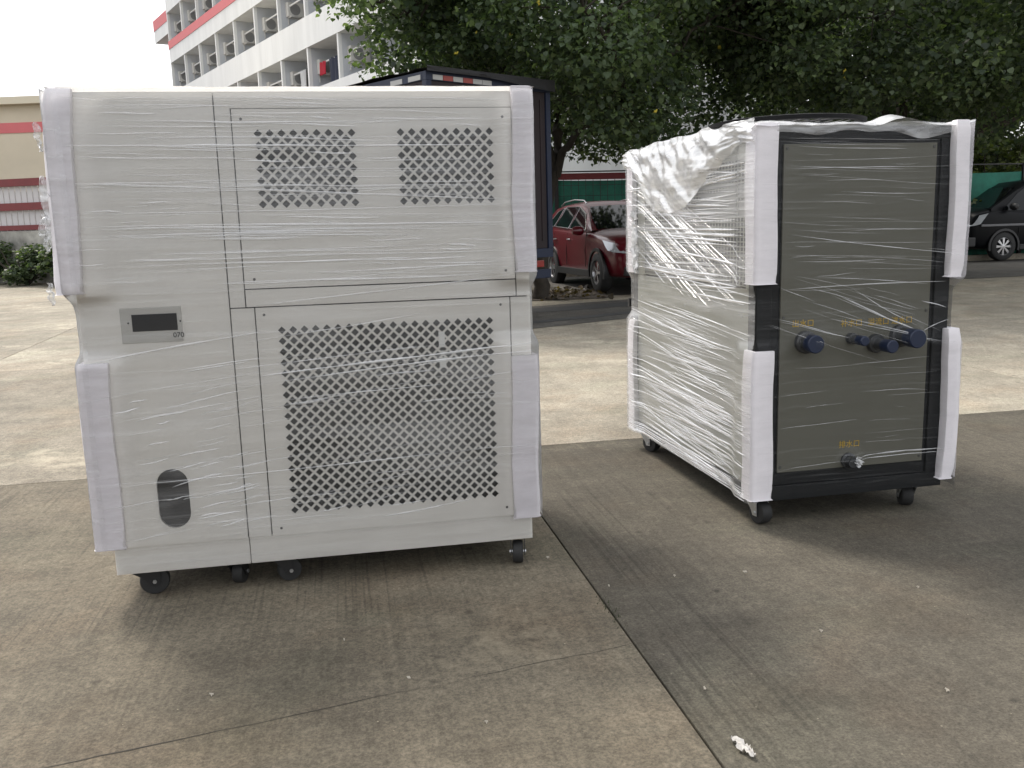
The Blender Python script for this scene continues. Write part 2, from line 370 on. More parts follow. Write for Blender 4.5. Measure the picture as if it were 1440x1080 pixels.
# two dark tyre tracks
M_TYREMARK = mat('tyre_mark', (0.055, 0.055, 0.055), 0.8, var=0.35, scale=7)
for k, (p, q, w) in enumerate((((0.7, 7.35), (5.2, 8.25), 0.55), ((0.8, 5.9), (4.4, 7.3), 0.22))):
    p = Vector(p); q = Vector(q); d = (q - p).normalized(); n = Vector((-d.y, d.x)) * w / 2
    sheet('tyre_mark', [yard(*(p + n)), yard(*(p - n)), yard(*(q - n)), yard(*(q + n))], M_TYREMARK, lift=0.009, kind='structure')
sheet('parking_pavement', [yard(0.4, 9.3), yard(9.0, 9.5), yard(30, 10.2), yard(30, 14.1), yard(0.4, 14.1)], M_CONC['dark'], kind='structure', lift=0.006)

# ================================================================== FILM + FOAM helpers
FILM_L = film('stretch_film_clear', 0.015, 0.30, su=0.8, sv=52, thr=(0.56, 0.78), bump=0.28, band=0.07, cloud=0.09)
FILM_C = film('stretch_film_sheer', 0.003, 0.12, su=1.0, sv=70, thr=(0.57, 0.79), gloss=0.25)
FILM_R = film('stretch_film_tight', 0.10, 0.34, su=1.0, sv=60, thr=(0.5, 0.72), gloss=0.5, band=0.22)
FILM_X = film('stretch_film_gathered', 0.34, 0.34, su=2.0, sv=30, thr=(0.45, 0.7), blotch=0.28, gloss=0.22, bump=0.3)
FILM_H = film('stretch_film_hem', 0.20, 0.5, su=1.5, sv=60, thr=(0.45, 0.7), gloss=0.3)
FILM_S = film('stretch_film_ridge', 0.30, 0.45, su=3.0, sv=40, thr=(0.4, 0.7), gloss=0.45)
def foam_guard(parent, cx, cy, sx, sy, legx, legy, z0, z1, t=0.03, lean=(0, 0)):
    """L-shaped corner guard round the vertical cabinet edge at (cx, cy); sx, sy point away from the cabinet"""
    ox, oy = cx + sx * t, cy + sy * t; ix, iy = cx + sx * 0.001, cy + sy * 0.001
    ax, ay = cx - sx * legx, cy - sy * legy
    poly = [(ax, oy), (ox - sx * 0.018, oy), (ox - sx * 0.006, oy - sy * 0.006), (ox, oy - sy * 0.018), (ox, ay), (ix, ay), (ix, iy), (ax, iy)]
    m = MB(); n = 15; secs = []
    for k in range(n):
        f = k / (n - 1); z = z0 + (z1 - z0) * f
        sh = 1.0 - 0.16 * (max(0, 1 - f * (z1 - z0) / 0.03) ** 2 + max(0, 1 - (1 - f) * (z1 - z0) / 0.04) ** 2)
        wob = 0.004 * math.sin(7 * f + cx * 5) + 0.003 * fbm(cx, cy * 3, z * 4)
        secs.append([(cx + (x - cx) * (sh if (x - cx) * sx > 0 else 1) + (wob + lean[0] * (1 - f)) * 1.0, cy + (y - cy) * (sh if (y - cy) * sy > 0 else 1) + lean[1] * (1 - f), z) for x, y in poly])
    m.loft(secs, closed=True); m.f.append(tuple(range(8))); m.f.append(tuple(range((n - 1) * 8, n * 8)))
    return m.build('foam_guard', M_FOAM, parent, bevel=0.006, smooth=True)
def film_sheet(name, parent, m, path, zs, offs):
    """path: list of (x, y, nx, ny, s) around the cabinet; zs heights; offs(s, z, x, y) distance off the metal"""
    v = []; f = []; uvs = []; n = len(path)
    for z in zs:
        for (x, y, nx, ny, s) in path:
            o = offs(x, y, z); v.append((x + nx * o, y + ny * o, z)); uvs.append((s, z))
    for i in range(len(zs) - 1):
        for j in range(n - 1):
            f.append((i * n + j, i * n + j + 1, (i + 1) * n + j + 1, (i + 1) * n + j))
    me = bpy.data.meshes.new(name); me.from_pydata(v, [], f); uvl = me.uv_layers.new(name='UVMap')
    for l in me.loops: uvl.data[l.index].uv = uvs[l.vertex_index]
    return link(name, me, m, parent, smooth=True)
def rect_path(W, D, step, s0=0):
    """closed walk round the footprint, counted from the front left corner"""
    pts = []; s = 0
    def seg(x0, y0, x1, y1, nx, ny):
        nonlocal s
        L_ = math.hypot(x1 - x0, y1 - y0); k = max(2, int(L_ / step))
        for i in range(k + 1):
            t = i / k; e = 0.02
            # blend the outward direction at both ends so the sheet turns the corner
            px, py = x0 + (x1 - x0) * t, y0 + (y1 - y0) * t
            pts.append((px, py, nx, ny, s + L_ * t))
        s += L_
    q = 0.7071
    seg(0, 0, W, 0, 0, -1); pts.append((W, 0, q * 1.2, -q * 1.2, s)); seg(W, 0, W, D, 1, 0); pts.append((W, D, q * 1.2, q * 1.2, s))
    seg(W, D, 0, D, 0, 1); pts.append((0, D, -q * 1.2, q * 1.2, s)); seg(0, D, 0, 0, -1, 0); pts.append((0, 0, -q * 1.2, -q * 1.2, s))
    seg(0, 0, 0.02, 0, 0, -1)
    return pts
def ribbon_uv(name, parts, m, parent, kind=None):
    """parts: list of (pointlist, widthlist, normal) joined into one mesh of narrow raised film folds"""
    v = []; f = []; uvs = []
    for pts, ws, nrm in parts:
        n0 = len(v); nrm = Vector(nrm); k = len(pts); acc = random.random() * 9
        for i, p in enumerate(pts):
            p = Vector(p); d = (Vector(pts[min(i + 1, k - 1)]) - Vector(pts[max(i - 1, 0)])).normalized()
            side = nrm.cross(d).normalized() * ws[i]
            v += [tuple(p - side), tuple(p + nrm * ws[i] * 0.9), tuple(p + side)]
            acc += 0.03; uvs += [(acc, 0.0), (acc, 0.02), (acc, 0.04)]
        for i in range(k - 1):
            a = n0 + i * 3
            f += [(a, a + 1, a + 4, a + 3), (a + 1, a + 2, a + 5, a + 4)]
    me = bpy.data.meshes.new(name); me.from_pydata(v, [], f); uvl = me.uv_layers.new(name='UVMap')
    for l in me.loops: uvl.data[l.index].uv = uvs[l.vertex_index]
    o = link(name, me, m, parent, smooth=True)
    if kind: o['kind'] = kind
    return o
def sstep(a, b, x):
    t = min(1, max(0, (x - a) / (b - a))); return t * t * (3 - 2 * t)
def caster(parent, x, y, ztop, ang, r=0.05, steel=False, wide=0.034, offset=0.035, big=1.0):
    """swivel caster under a base plate: plate, fork, wheel"""
    e = bpy.data.objects.new('caster', None); col.objects.link(e); e.parent = parent; e.location = (x, y, 0); e.rotation_euler = (0, 0, ang)
    fm = M_STEEL if steel else M_BLACK
    box('mount_plate', -0.045, 0.045, -0.04, 0.04, ztop - 0.008, ztop - 0.001, fm, e, bevel=0.002)
    fk = MB(); hw = wide / 2 + 0.006
    for s in (-1, 1):
        fk.prism([(-0.035 * big, ztop - 0.012), (0.035 * big, ztop - 0.012), (0.03 * big + offset * 0.4, r + 0.012), (offset + 0.014, r - 0.014), (offset - 0.014, r - 0.014), (offset - 0.024, r + 0.008)], s * hw - 0.002, s * hw + 0.002)
    fk.box(-0.036, 0.036, -hw, hw, ztop - 0.014, ztop - 0.0085)
    fk.build('fork', fm, e)
    w = MB().lathe([(0.004, -wide / 2), (r * 0.72, -wide / 2), (r * 0.93, -wide / 2 + 0.002), (r, -wide / 2 + 0.009), (r, wide / 2 - 0.009), (r * 0.93, wide / 2 - 0.002), (r * 0.72, wide / 2), (0.004, wide / 2)], 'y', 28, (offset, 0, r))
    w.build('wheel', M_RUBBER, e, smooth=True)
    MB().tube([(offset, -hw - 0.006, r), (offset, hw + 0.006, r)], 0.008, 6).build('axle_bolt', M_STEEL, e)
    return e

# ================================================================== WHITE UNIT (left)
LW, LD, LZ0, LZC, LZT = 1.662, 0.92, 0.113, 0.222, 1.883
LX = empty('wrapped_white_unit', (-1.555, 3.259, 0), 0.179)
tag(LX, 'tall white cabinet with diamond grilles and small display, foam corners, wrapped in clear film', 'machine')
F = 0.0      # front plane of the panels
core = MB().box(0.006, LW - 0.006, 0.018, LD, LZC, LZT - 0.004)
core = MB()  # hollow carcass: sides, back, top and floor, so the grilles look into a dark chamber
core.box(0.0, 0.012, 0.004, LD, LZC, LZT); core.box(LW - 0.012, LW, 0.004, LD, LZC, LZT); core.box(0.012, LW - 0.012, LD - 0.012, LD, LZC, LZT)
core.build('carcass', M_WHITE, LX)
box('top_cover', 0.012, LW - 0.012, 0.004, LD - 0.012, LZT - 0.012, LZT - 0.001, M_WHITE, LX)
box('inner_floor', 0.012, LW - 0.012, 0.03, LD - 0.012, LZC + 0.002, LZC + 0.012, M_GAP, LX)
# dark backing just behind panel seams
bk = MB().box(0.013, 0.60, 0.014, 0.02, LZC + 0.014, LZT - 0.014).box(1.57, LW - 0.013, 0.014, 0.02, LZC + 0.014, LZT - 0.014).box(0.60, 1.57, 0.014, 0.02, 1.10, 1.19).box(0.60, 1.57, 0.014, 0.02, 1.81, LZT - 0.014)
bk.build('seam_backing', M_GAP, LX)
def slot_panel(name, x0, x1, z0, z1, cx, zb, zt, r, m, parent):
    """panel with an upright oval hole"""
    bm = bmesh.new(); seg = 12; hole = []
    for k in range(seg + 1): t = math.pi * k / seg; hole.append((cx + r * math.cos(t), zt - r + r * math.sin(t)))
    for k in range(seg + 1): t = math.pi + math.pi * k / seg; hole.append((cx + r * math.cos(t), zb + r + r * math.sin(t)))
    outer = [(x0, z0), (x1, z0), (x1, z1), (x0, z1)]
    for y in (0.0,):
        vo = [bm.verts.new((x, y, z)) for x, z in outer]; vh = [bm.verts.new((x, y, z)) for x, z in hole]
        es = [bm.edges.new((vo[i], vo[(i + 1) % 4])) for i in range(4)] + [bm.edges.new((vh[i], vh[(i + 1) % len(vh)])) for i in range(len(vh))]
        bmesh.ops.triangle_fill(bm, edges=es, use_beauty=True)
    fs = list(bm.faces)
    for f_ in fs:
        if f_.normal.y > 0: f_.normal_flip()
    ret = bmesh.ops.extrude_face_region(bm, geom=fs)
    for v in [q for q in ret['geom'] if isinstance(q, bmesh.types.BMVert)]: v.co.y += 0.012
    bmesh.ops.recalc_face_normals(bm, faces=bm.faces)
    me = bpy.data.meshes.new(name); bm.to_mesh(me); bm.free(); return link(name, me, m, parent)
G = 0.0022
slot_panel('door_panel', 0.0 + 0.0025, 0.5265 - G, LZC, LZT, 0.266, 0.286, 0.516, 0.057, M_WHITE, LX)
uf = MB().box(0.5265 + G, LW - 0.0025, 0, 0.012, 1.8255, LZT).box(0.5265 + G, 0.584 - G, 0, 0.012, 1.1125, 1.8255).box(1.6075 + G, LW - 0.0025, 0, 0.012, 1.1125, 1.8255)
uf.build('upper_frame', M_WHITE, LX)
box('mid_rail', 0.584 + G, 1.6075 - G, 0, 0.012, 1.1125, 1.178 - G, M_WHITE, LX, bevel=0.0015)
box('left_stile', 0.5265 + G, 0.615 - G, 0, 0.012, LZC, 1.1125 - 2 * G, M_WHITE, LX, bevel=0.0015)
box('right_stile', 1.5815 + G, LW - 0.0025, 0, 0.012, LZC, 1.1125 - 2 * G, M_WHITE, LX, bevel=0.0015)
def grille_panel(name, x0, x1, z0, z1, grids, m, parent):
    """sheet panel with staggered diamond holes; grids = (xa, xb, za, zb, ncol, nrow) first/last hole centres"""
    v = []; f = []
    def V(x, z): v.append((x, 0.0, z)); return len(v) - 1
    def tri(*p): f.append(tuple(V(*q) for q in p))
    def rect(a, b, c, d):
        if b > a and d > c: tri((a, c), (b, c), (b, d), (a, d))
    hk = 0.35
    for (xa, xb, za, zb, nc, nr) in grids:
        sx = (xb - xa) / (nc - 1); sz = (zb - za) / (nr - 1)
        cells = [(xa + i * sx, za + j * sz) for i in range(nc) for j in range(nr)] + [(xa + (i + .5) * sx, za + (j + .5) * sz) for i in range(nc - 1) for j in range(nr - 1)]
        for cx, cz in cells:
            o = [(cx + sx / 2, cz), (cx, cz + sz / 2), (cx - sx / 2, cz), (cx, cz - sz / 2)]
            h = [(cx + (p - cx) * 2 * hk, cz + (q - cz) * 2 * hk) for p, q in o]
            for k in range(4): tri(o[k], o[(k + 1) % 4], h[(k + 1) % 4], h[k])
            hb = []
            for k in range(4):
                n = len(v); a, b = h[k], h[(k + 1) % 4]
                v.extend([(a[0], 0, a[1]), (b[0], 0, b[1]), (b[0], 0.004, b[1]), (a[0], 0.004, a[1])]); f.append((n, n + 1, n + 2, n + 3))
        X0, X1, Z0, Z1 = xa - sx / 2, xb + sx / 2, za - sz / 2, zb + sz / 2
        for i in range(nc - 1):
            for z, s in ((zb, 1), (za, -1)): tri((xa + i * sx, z + s * sz / 2), (xa + (i + 1) * sx, z + s * sz / 2), (xa + (i + .5) * sx, z))
        for j in range(nr - 1):
            for x, s in ((xa, -1), (xb, 1)): tri((x + s * sx / 2, za + j * sz), (x + s * sx / 2, za + (j + 1) * sz), (x, za + (j + .5) * sz))
        for x, s in ((xa, -1), (xb, 1)):
            for z, q in ((za, -1), (zb, 1)): tri((x + s * sx / 2, z + q * sz / 2), (x, z + q * sz / 2), (x + s * sx / 2, z))
    ex = sorted((g_[0] - (g_[1] - g_[0]) / (g_[4] - 1) / 2, g_[1] + (g_[1] - g_[0]) / (g_[4] - 1) / 2) for g_ in grids)
    gz0 = grids[0][2] - (grids[0][3] - grids[0][2]) / (grids[0][5] - 1) / 2; gz1 = grids[0][3] + (grids[0][3] - grids[0][2]) / (grids[0][5] - 1) / 2
    rect(x0, x1, z0, gz0); rect(x0, x1, gz1, z1)
    px = x0
    for a, b in ex: rect(px, a, gz0, gz1); px = b
    rect(px, x1, gz0, gz1)
    for a, b, c, d in ((x0, z0, x1, z0), (x1, z0, x1, z1), (x1, z1, x0, z1), (x0, z1, x0, z0)):
        n = len(v); v.extend([(a, 0, b), (c, 0, d), (c, 0.012, d), (a, 0.012, b)]); f.append((n, n + 1, n + 2, n + 3))
    me = bpy.data.meshes.new(name); me.from_pydata(v, [], f); me.update()
    bm = bmesh.new(); bm.from_mesh(me); bmesh.ops.remove_doubles(bm, verts=bm.verts, dist=1e-5)
    for f_ in bm.faces:
        if f_.normal.y > 0.5: f_.normal_flip()
    bm.to_mesh(me); bm.free()
    return link(name, me, m, parent)
up = grille_panel('upper_grille_panel', 0.584 + G, 1.6075 - G, 1.178 + G, 1.8255 - G, [(0.673, 1.0075, 1.4855, 1.737, 9, 7), (1.187, 1.521, 1.4855, 1.737, 9, 7)], M_WHITE, LX)
lo = grille_panel('lower_grille_panel', 0.615 + G, 1.5815 - G, LZC, 1.1125 - 2 * G, [(0.7075, 1.4985, 0.3175, 1.0205, 20, 18)], M_WHITE, LX)
for par, pts in ((up, ((0.617, 1.788), (1.572, 1.79), (0.622, 1.214), (1.569, 1.213))), (lo, ((0.647, 1.081), (1.544, 1.081), (0.652, 0.249), (1.545, 0.257)))):
    for (x, z) in pts:
        MB().lathe([(0.0005, -0.0025), (0.0035, -0.0025), (0.005, -0.0012), (0.0052, 0.0005)], 'y', 10, (x, 0, z)).build('screw', mat('screw_dark', (0.10, 0.10, 0.10), 0.4, metal=0.6), par)
box('condenser_coil', 0.62, 1.575, 0.16, 0.20, 0.24, 1.09, M_COIL, LX)
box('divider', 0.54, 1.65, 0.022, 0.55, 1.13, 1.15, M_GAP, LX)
box('air_filter', 0.60, 1.60, 0.10, 0.13, 1.40, 1.80, mat('filter_dark', (0.06, 0.06, 0.058), 0.9, var=0.4, scale=30), LX)
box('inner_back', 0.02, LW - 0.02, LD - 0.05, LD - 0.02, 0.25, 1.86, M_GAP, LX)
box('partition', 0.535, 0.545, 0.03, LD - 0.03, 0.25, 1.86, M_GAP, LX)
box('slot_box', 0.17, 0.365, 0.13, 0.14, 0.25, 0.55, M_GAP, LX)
MB().tube([(0.262, 0.048, 0.33), (0.262, 0.03, 0.345), (0.266, 0.026, 0.37)], 0.006, 8).build('drain_spout', M_STEEL, LX, smooth=True)
# white hanging strap caught in the grille
st = MB().box(1.296, 1.320, -0.004, -0.0012, 0.925, 0.985).box(1.302, 1.318, -0.004, -0.0012, 0.895, 0.912).box(1.296, 1.322, -0.004, -0.0012, 0.845, 0.885)
st.build('paper_strip', M_TAPE, LX, bevel=0.001)
# display
dp = box('display_bezel', 0.141, 0.354, -0.006, 0.0, 0.998, 1.127, M_BEZEL, LX, bevel=0.003)
box('screen', 0.181, 0.338, -0.0085, -0.0062, 1.041, 1.103, M_SCREEN, dp, bevel=0.001)
for x in (0.168, 0.349): MB().lathe([(0.0004, -0.009), (0.003, -0.008), (0.0035, -0.006)], 'y', 8, (x, 0, 1.073)).build('screw', M_INK, dp)
text('model_number', '070', 0.026, (0.339, -0.0072, 1.022), M_INK, dp)
text('small_print', '-. -----', 0.011, (0.339, -0.0072, 1.0055), mat('print_grey', (0.28, 0.27, 0.26), 0.6), dp)
# skirt in two lengths, set back a little
box('skirt', 0.032, 0.5275 - 0.0015, 0.012, 0.03, LZ0, LZC - 0.003, M_WHITE, LX, bevel=0.002)
box('skirt', 0.5275 + 0.0015, LW - 0.012, 0.012, 0.03, LZ0, LZC - 0.003, M_WHITE, LX, bevel=0.002)
MB().box(0.032, 0.045, 0.031, LD - 0.02, LZ0, LZC - 0.003).box(LW - 0.025, LW - 0.012, 0.031, LD - 0.02, LZ0, LZC - 0.003).box(0.046, LW - 0.026, LD - 0.033, LD - 0.02, LZ0, LZC - 0.003).build('base_frame', M_WHITE, LX)
box('base_pan', 0.04, LW - 0.02, 0.033, LD - 0.035, LZ0 + 0.004, LZ0 + 0.012, M_BLACK, LX)
for (x, ang) in ((0.115, 0.15), (0.462, 1.35), (0.63, 0.3), (1.60, -1.75)):
    caster(LX, x, 0.085, LZ0 + 0.004, ang, r=0.047 if x > .2 else 0.056, big=1.0 if x > .2 else 1.5, wide=0.044)
    caster(LX, x, LD - 0.12, LZ0 + 0.004, ang + 0.9, r=0.046)
# foam corners
for (cx, cy, sx, sy, z0, z1, ln) in ((0, 0, -1, -1, 1.185, 1.892, (-0.034, 0)), (0, 0, -1, -1, 0.226, 0.932, (-0.006, 0)), (LW, 0, 1, -1, 1.205, 1.90, (0.0, 0)), (LW, 0, 1, -1, 0.213, 0.878, (-0.008, 0)),
                                   (0, LD, -1, 1, 1.19, 1.89, (0, 0)), (0, LD, -1, 1, 0.24, 0.93, (0, 0)), (LW, LD, 1, 1, 1.19, 1.89, (0, 0)), (LW, LD, 1, 1, 0.24, 0.93, (0, 0))):
    foam_guard(LX, cx, cy, sx, sy, 0.060 if z0 > 1 else 0.085, 0.075, z0, z1, t=0.034 if sx < 0 and z0 > 1 else 0.026, lean=ln)
def l_off(x, y, z):
    du = min(abs(x), abs(LW - x)); dv = min(abs(y), abs(LD - y))
    along = du if (abs(y) < 1e-6 or abs(y - LD) < 1e-6) else dv
    if du < 1e-6 and dv < 1e-6: along = 0
    foam = max(sstep(1.14, 1.20, z), sstep(0.98, 0.92, z) * sstep(0.17, 0.215, z))
    n = noise.noise(Vector((x * 1.7, y * 1.7, z * 21)))
    return 0.0075 - 0.018 * sstep(0.20, 0.13, z) * (0 if y < 1e-6 else 1) + 0.0012 * n + 0.0225 * foam * sstep(0.17, 0.075, along) + (0.014 * sstep(1.1, 1.2, z) * sstep(0.12, 0.0, x) if y < 0.3 else 0)
pathL = rect_path(LW, LD, 0.022)
film_sheet('film_wrap', LX, FILM_L, pathL, list(np.linspace(0.212, 1.893, 150)), l_off)
film_sheet('skirt_film', LX, FILM_L, [(0.033 + (LW - 0.046) * i / 70, 0.0, 0, -1, 0.033 + (LW - 0.046) * i / 70) for i in range(71)], list(np.linspace(0.116, 0.216, 10)), lambda x, y, z: -0.007 + 0.0015 * noise.noise(Vector((x * 3, 1, z * 40))))
tops = MB()
def top_film(parent, m, W, D, z, n1, n2, amp, name, over=0.03, shape=None):
    v = []; f = []; uvs = []
    for j in range(n2 + 1):
        for i in range(n1 + 1):
            x = -over + (W + 2 * over) * i / n1; y = -over + (D + 2 * over) * j / n2
            zz = z + amp * (0.5 + fbm(x * 3, y * 3, 3.3)) + (shape(x, y) if shape else 0)
            v.append((x, y, zz)); uvs.append((x * 1.3, y))
    for j in range(n2):
        for i in range(n1):
            a = j * (n1 + 1) + i; f.append((a, a + 1, a + n1 + 2, a + n1 + 1))
    me = bpy.data.meshes.new(name); me.from_pydata(v, [], f); uvl = me.uv_layers.new(name='UVMap')
    for l in me.loops: uvl.data[l.index].uv = uvs[l.vertex_index]
    return link(name, me, m, parent, smooth=True)
top_film(LX, FILM_L, LW, LD, LZT + 0.012, 60, 36, 0.004, 'top_film')
# raised folds across the front
folds = []
def fold_front(x0, z0, x1, z1, w, off=l_off, W=LW):
    k = max(6, int(abs(x1 - x0) / 0.05)); pts = []; ws = []
    ph = random.random() * 9
    if W == LW and x0 < 0.32 and x1 > 0.21 and 0.29 < z0 + (z1 - z0) * (0.266 - x0) / (x1 - x0) < 0.51 and random.random() < 0.8: return
    for i in range(k + 1):
        t = i / k; x = x0 + (x1 - x0) * t; z = z0 + (z1 - z0) * t + 0.0025 * math.sin(5 * t + ph)
        xx = min(max(x, 0.001), W - 0.001)
        pts.append((x, -off(xx, 0, z) - 0.0012, z)); ws.append(w * (0.15 + 0.85 * math.sin(math.pi * t) ** 0.6) * (0.6 + 0.8 * abs(math.sin(9 * t + ph))))
    folds.append((pts, ws, (0, -1, 0)))
for k in range(250):
    k = k % 120
    if k < 66:
        z = random.uniform(1.2, 1.87); sl = random.gauss(-0.012, 0.012)
    elif k < 88:
        z = random.uniform(0.25, 1.0); sl = random.gauss(0.10, 0.04)
    else:
        z = random.choice((random.gauss(0.40, 0.07), random.uniform(0.25, 0.8))); sl = random.gauss(0.17, 0.05)
    ln = min(1.6, random.expovariate(1 / 0.45) + 0.08) if k < 88 else random.uniform(0.05, 0.22)
    x0 = random.uniform(0.02, 1.62 - min(ln, 1.5)) if k < 88 else random.uniform(0.06, 0.5)
    fold_front(x0, z, x0 + ln, z + sl * ln, random.choice((0.0008, 0.0012, 0.0017, 0.0026)))
for (x0, z0, x1, z1, w) in ((0.03, 0.935, 0.62, 1.02, 0.003), (0.62, 0.85, 1.66, 0.93, 0.004), (0.70, 0.83, 1.66, 0.90, 0.003), (0.62, 1.115, 1.62, 1.20, 0.0018), (0.04, 1.57, 1.60, 1.485, 0.0028), (0.05, 1.42, 1.60, 1.40, 0.0024), (0.62, 1.18, 1.6, 1.26, 0.001), (0.03, 0.80, 0.7, 0.88, 0.0012)):
    fold_front(x0, z0, x1, z1, w)
ribbon_uv('film_folds', folds, FILM_S, LX, kind='stuff')
# loose crumpled film end on the left edge
def crumple(name, parent, m, u, vdir, origin, nu, nv, lu, lv, amp, seed, kind=None):
    u = Vector(u); vdir = Vector(vdir); n = u.cross(vdir).normalized(); v = []; f = []; uvs = []
    for j in range(nv + 1):
        for i in range(nu + 1):
            a = i / nu; b = j / nv
            edge = 0.35 + 0.65 * abs(math.sin(math.pi * b))
            w = (a - 0.5) * lu * (0.55 + 0.6 * abs(noise.noise(Vector((b * 3, seed, 0))))) * edge
            p = Vector(origin) + u * (w + amp * 0.7 * noise.noise(Vector((a * 3, b * 5, seed)))) + vdir * (b * lv) + n * amp * fbm(a * 4, b * 9, seed + 5)
            v.append(tuple(p)); uvs.append((a * lu * 3, b * lv))
    for j in range(nv):
        for i in range(nu):
            q = j * (nu + 1) + i; f.append((q, q + 1, q + nu + 2, q + nu + 1))
    me = bpy.data.meshes.new(name); me.from_pydata(v, [], f); uvl = me.uv_layers.new(name='UVMap')
    for l in me.loops: uvl.data[l.index].uv = uvs[l.vertex_index]
    return link(name, me, m, parent, smooth=True)
crumple('loose_film', LX, FILM_X, (1, 0.2, 0), (0.05, 0, -1), (-0.062, -0.02, 1.60), 8, 26, 0.05, 0.25, 0.022, 1.0)
crumple('loose_film', LX, FILM_X, (1, 0.2, 0), (0.02, 0, -1), (-0.072, -0.02, 1.47), 8, 20, 0.06, 0.13, 0.03, 4.0)
crumple('loose_film', LX, FILM_X, (1, 0.2, 0), (0.1, 0, -1), (-0.062, -0.03, 1.78), 6, 14, 0.03, 0.10, 0.02, 8.0)
crumple('loose_film', LX, FILM_X, (1, 0.2, 0), (0.1, 0, -1), (-0.075, -0.035, 1.23), 6, 14, 0.03, 0.08, 0.02, 11.0)
crumple('slot_film', LX, FILM_C, (1, 0, 0), (0, 0.0, -1), (0.268, 0.022, 0.39), 14, 16, 0.15, 0.10, 0.008, 15.0)

# ================================================================== GREY UNIT (right)
RW, RD, RZ0, RZT = 0.951, 1.60, 0.118, 1.765
RX = empty('wrapped_grey_unit', (1.073, 3.933, 0), 0.201)
tag(RX, 'grey framed cabinet with four blue capped pipe stubs, foam corners, wrapped in clear film', 'machine')
pw = 0.075
for (x0, x1, y0, y1) in ((0, pw, 0, pw), (RW - pw, RW, 0, pw), (0, pw, RD - pw, RD), (RW - pw, RW, RD - pw, RD)):
    box('corner_post', x0, x1, y0, y1, RZ0 + 0.07, RZT - 0.055, M_FRAME, RX, bevel=0.004)
tb = MB().box(0, RW, 0, 0.05, RZT - 0.053, RZT).box(0, RW, RD - 0.05, RD, RZT - 0.053, RZT).box(0, 0.05, 0.052, RD - 0.052, RZT - 0.053, RZT).box(RW - 0.05, RW, 0.052, RD - 0.052, RZT - 0.053, RZT)
tb.build('top_frame', M_FRAME, RX, bevel=0.003)
bb = MB().box(-0.004, RW + 0.006, -0.004, 0.06, RZ0, RZ0 + 0.068).box(-0.004, RW + 0.006, RD - 0.06, RD + 0.004, RZ0, RZ0 + 0.068).box(-0.004, 0.06, 0.062, RD - 0.062, RZ0, RZ0 + 0.068).box(RW - 0.06, RW + 0.006, 0.062, RD - 0.062, RZ0, RZ0 + 0.068)
bb.build('base_frame', M_FRAME, RX, bevel=0.003)
box('base_pan', 0.062, RW - 0.062, 0.062, RD - 0.062, RZ0 + 0.02, RZ0 + 0.03, M_BLACK, RX)
box('front_surround', pw + 0.001, RW - pw - 0.001, 0.012, 0.02, RZ0 + 0.07, RZT - 0.055, M_FRAME, RX)
fp = box('front_panel', 0.117, 0.853, 0.001, 0.0115, 0.246, 1.692, M_PANEL, RX, bevel=0.002)
for (x, z) in ((0.132, 0.27), (0.838, 0.27), (0.132, 0.95), (0.838, 0.95), (0.132, 1.675), (0.838, 1.675)):
    MB().lathe([(0.0005, -0.003), (0.006, -0.003), (0.007, -0.001), (0.0072, 0.0005)], 'y', 10, (x, 0.001, z)).build('screw', mat('screw_grey', (0.06, 0.06, 0.055), 0.5), fp)
# perforated side panels: fine punched holes are far below what can be picked apart
def perforated():
    m = bpy.data.materials.new('side_panel_perforated'); t, p = nodes_of(m); L = t.links.new; N = t.nodes.new
    p.inputs['Roughness'].default_value = 0.45
    c = N('ShaderNodeTexCoord'); mp = N('ShaderNodeMapping'); mp.inputs['Scale'].default_value = (1, 30, 46); L(c.outputs['Object'], mp.inputs['Vector'])
    fr = N('ShaderNodeVectorMath'); fr.operation = 'FRACTION'; L(mp.outputs[0], fr.inputs[0])
    sb = N('ShaderNodeVectorMath'); sb.operation = 'SUBTRACT'; sb.inputs[1].default_value = (0.5, 0.5, 0.5); L(fr.outputs[0], sb.inputs[0])
    sx = N('ShaderNodeSeparateXYZ'); L(sb.outputs[0], sx.inputs[0])
    ab = [N('ShaderNodeMath') for _ in range(2)]
    for q, o in zip(ab, ('Y', 'Z')): q.operation = 'ABSOLUTE'; L(sx.outputs[o], q.inputs[0])
    mxn = N('ShaderNodeMath'); mxn.operation = 'MAXIMUM'; L(ab[0].outputs[0], mxn.inputs[0]); L(ab[1].outputs[0], mxn.inputs[1])
    lt = N('ShaderNodeMath'); lt.operation = 'LESS_THAN'; lt.inputs[1].default_value = 0.36; L(mxn.outputs[0], lt.inputs[0])
    mx_ = N('ShaderNodeMixRGB'); mx_.inputs['Color1'].default_value = (0.33, 0.33, 0.28, 1); mx_.inputs['Color2'].default_value = (0.03, 0.03, 0.03, 1)  # sheet tone lightened like the solid side panels
    L(lt.outputs[0], mx_.inputs['Fac']); L(mx_.outputs[0], p.inputs['Base Color']); return m
M_PERF = perforated()
for xs, nm in ((0.0015, 'side'), (RW - 0.0115, 'side')):
    sp = box('side_panel', xs, xs + 0.01, pw + 0.001, RD - pw - 0.001, RZ0 + 0.07, 1.075, M_SIDE, RX, bevel=0.002)
    box('perforated_panel', xs, xs + 0.01, pw + 0.03, RD - pw - 0.12, 1.085, 1.64, M_PERF, RX)
    MB().box(xs, xs + 0.01, pw + 0.001, pw + 0.029, 1.078, RZT - 0.055).box(xs, xs + 0.01, RD - pw - 0.119, RD - pw - 0.001, 1.078, RZT - 0.055).box(xs, xs + 0.01, pw + 0.03, RD - pw - 0.12, 1.642, RZT - 0.055).build('side_panel_frame', M_SIDE, RX)
    for y in (0.14, 0.8, 1.46):
        MB().lathe([(0.0005, -0.002), (0.006, -0.002), (0.007, 0)], 'x', 8, (xs, y, 0.95)).build('screw', M_STEEL, sp)
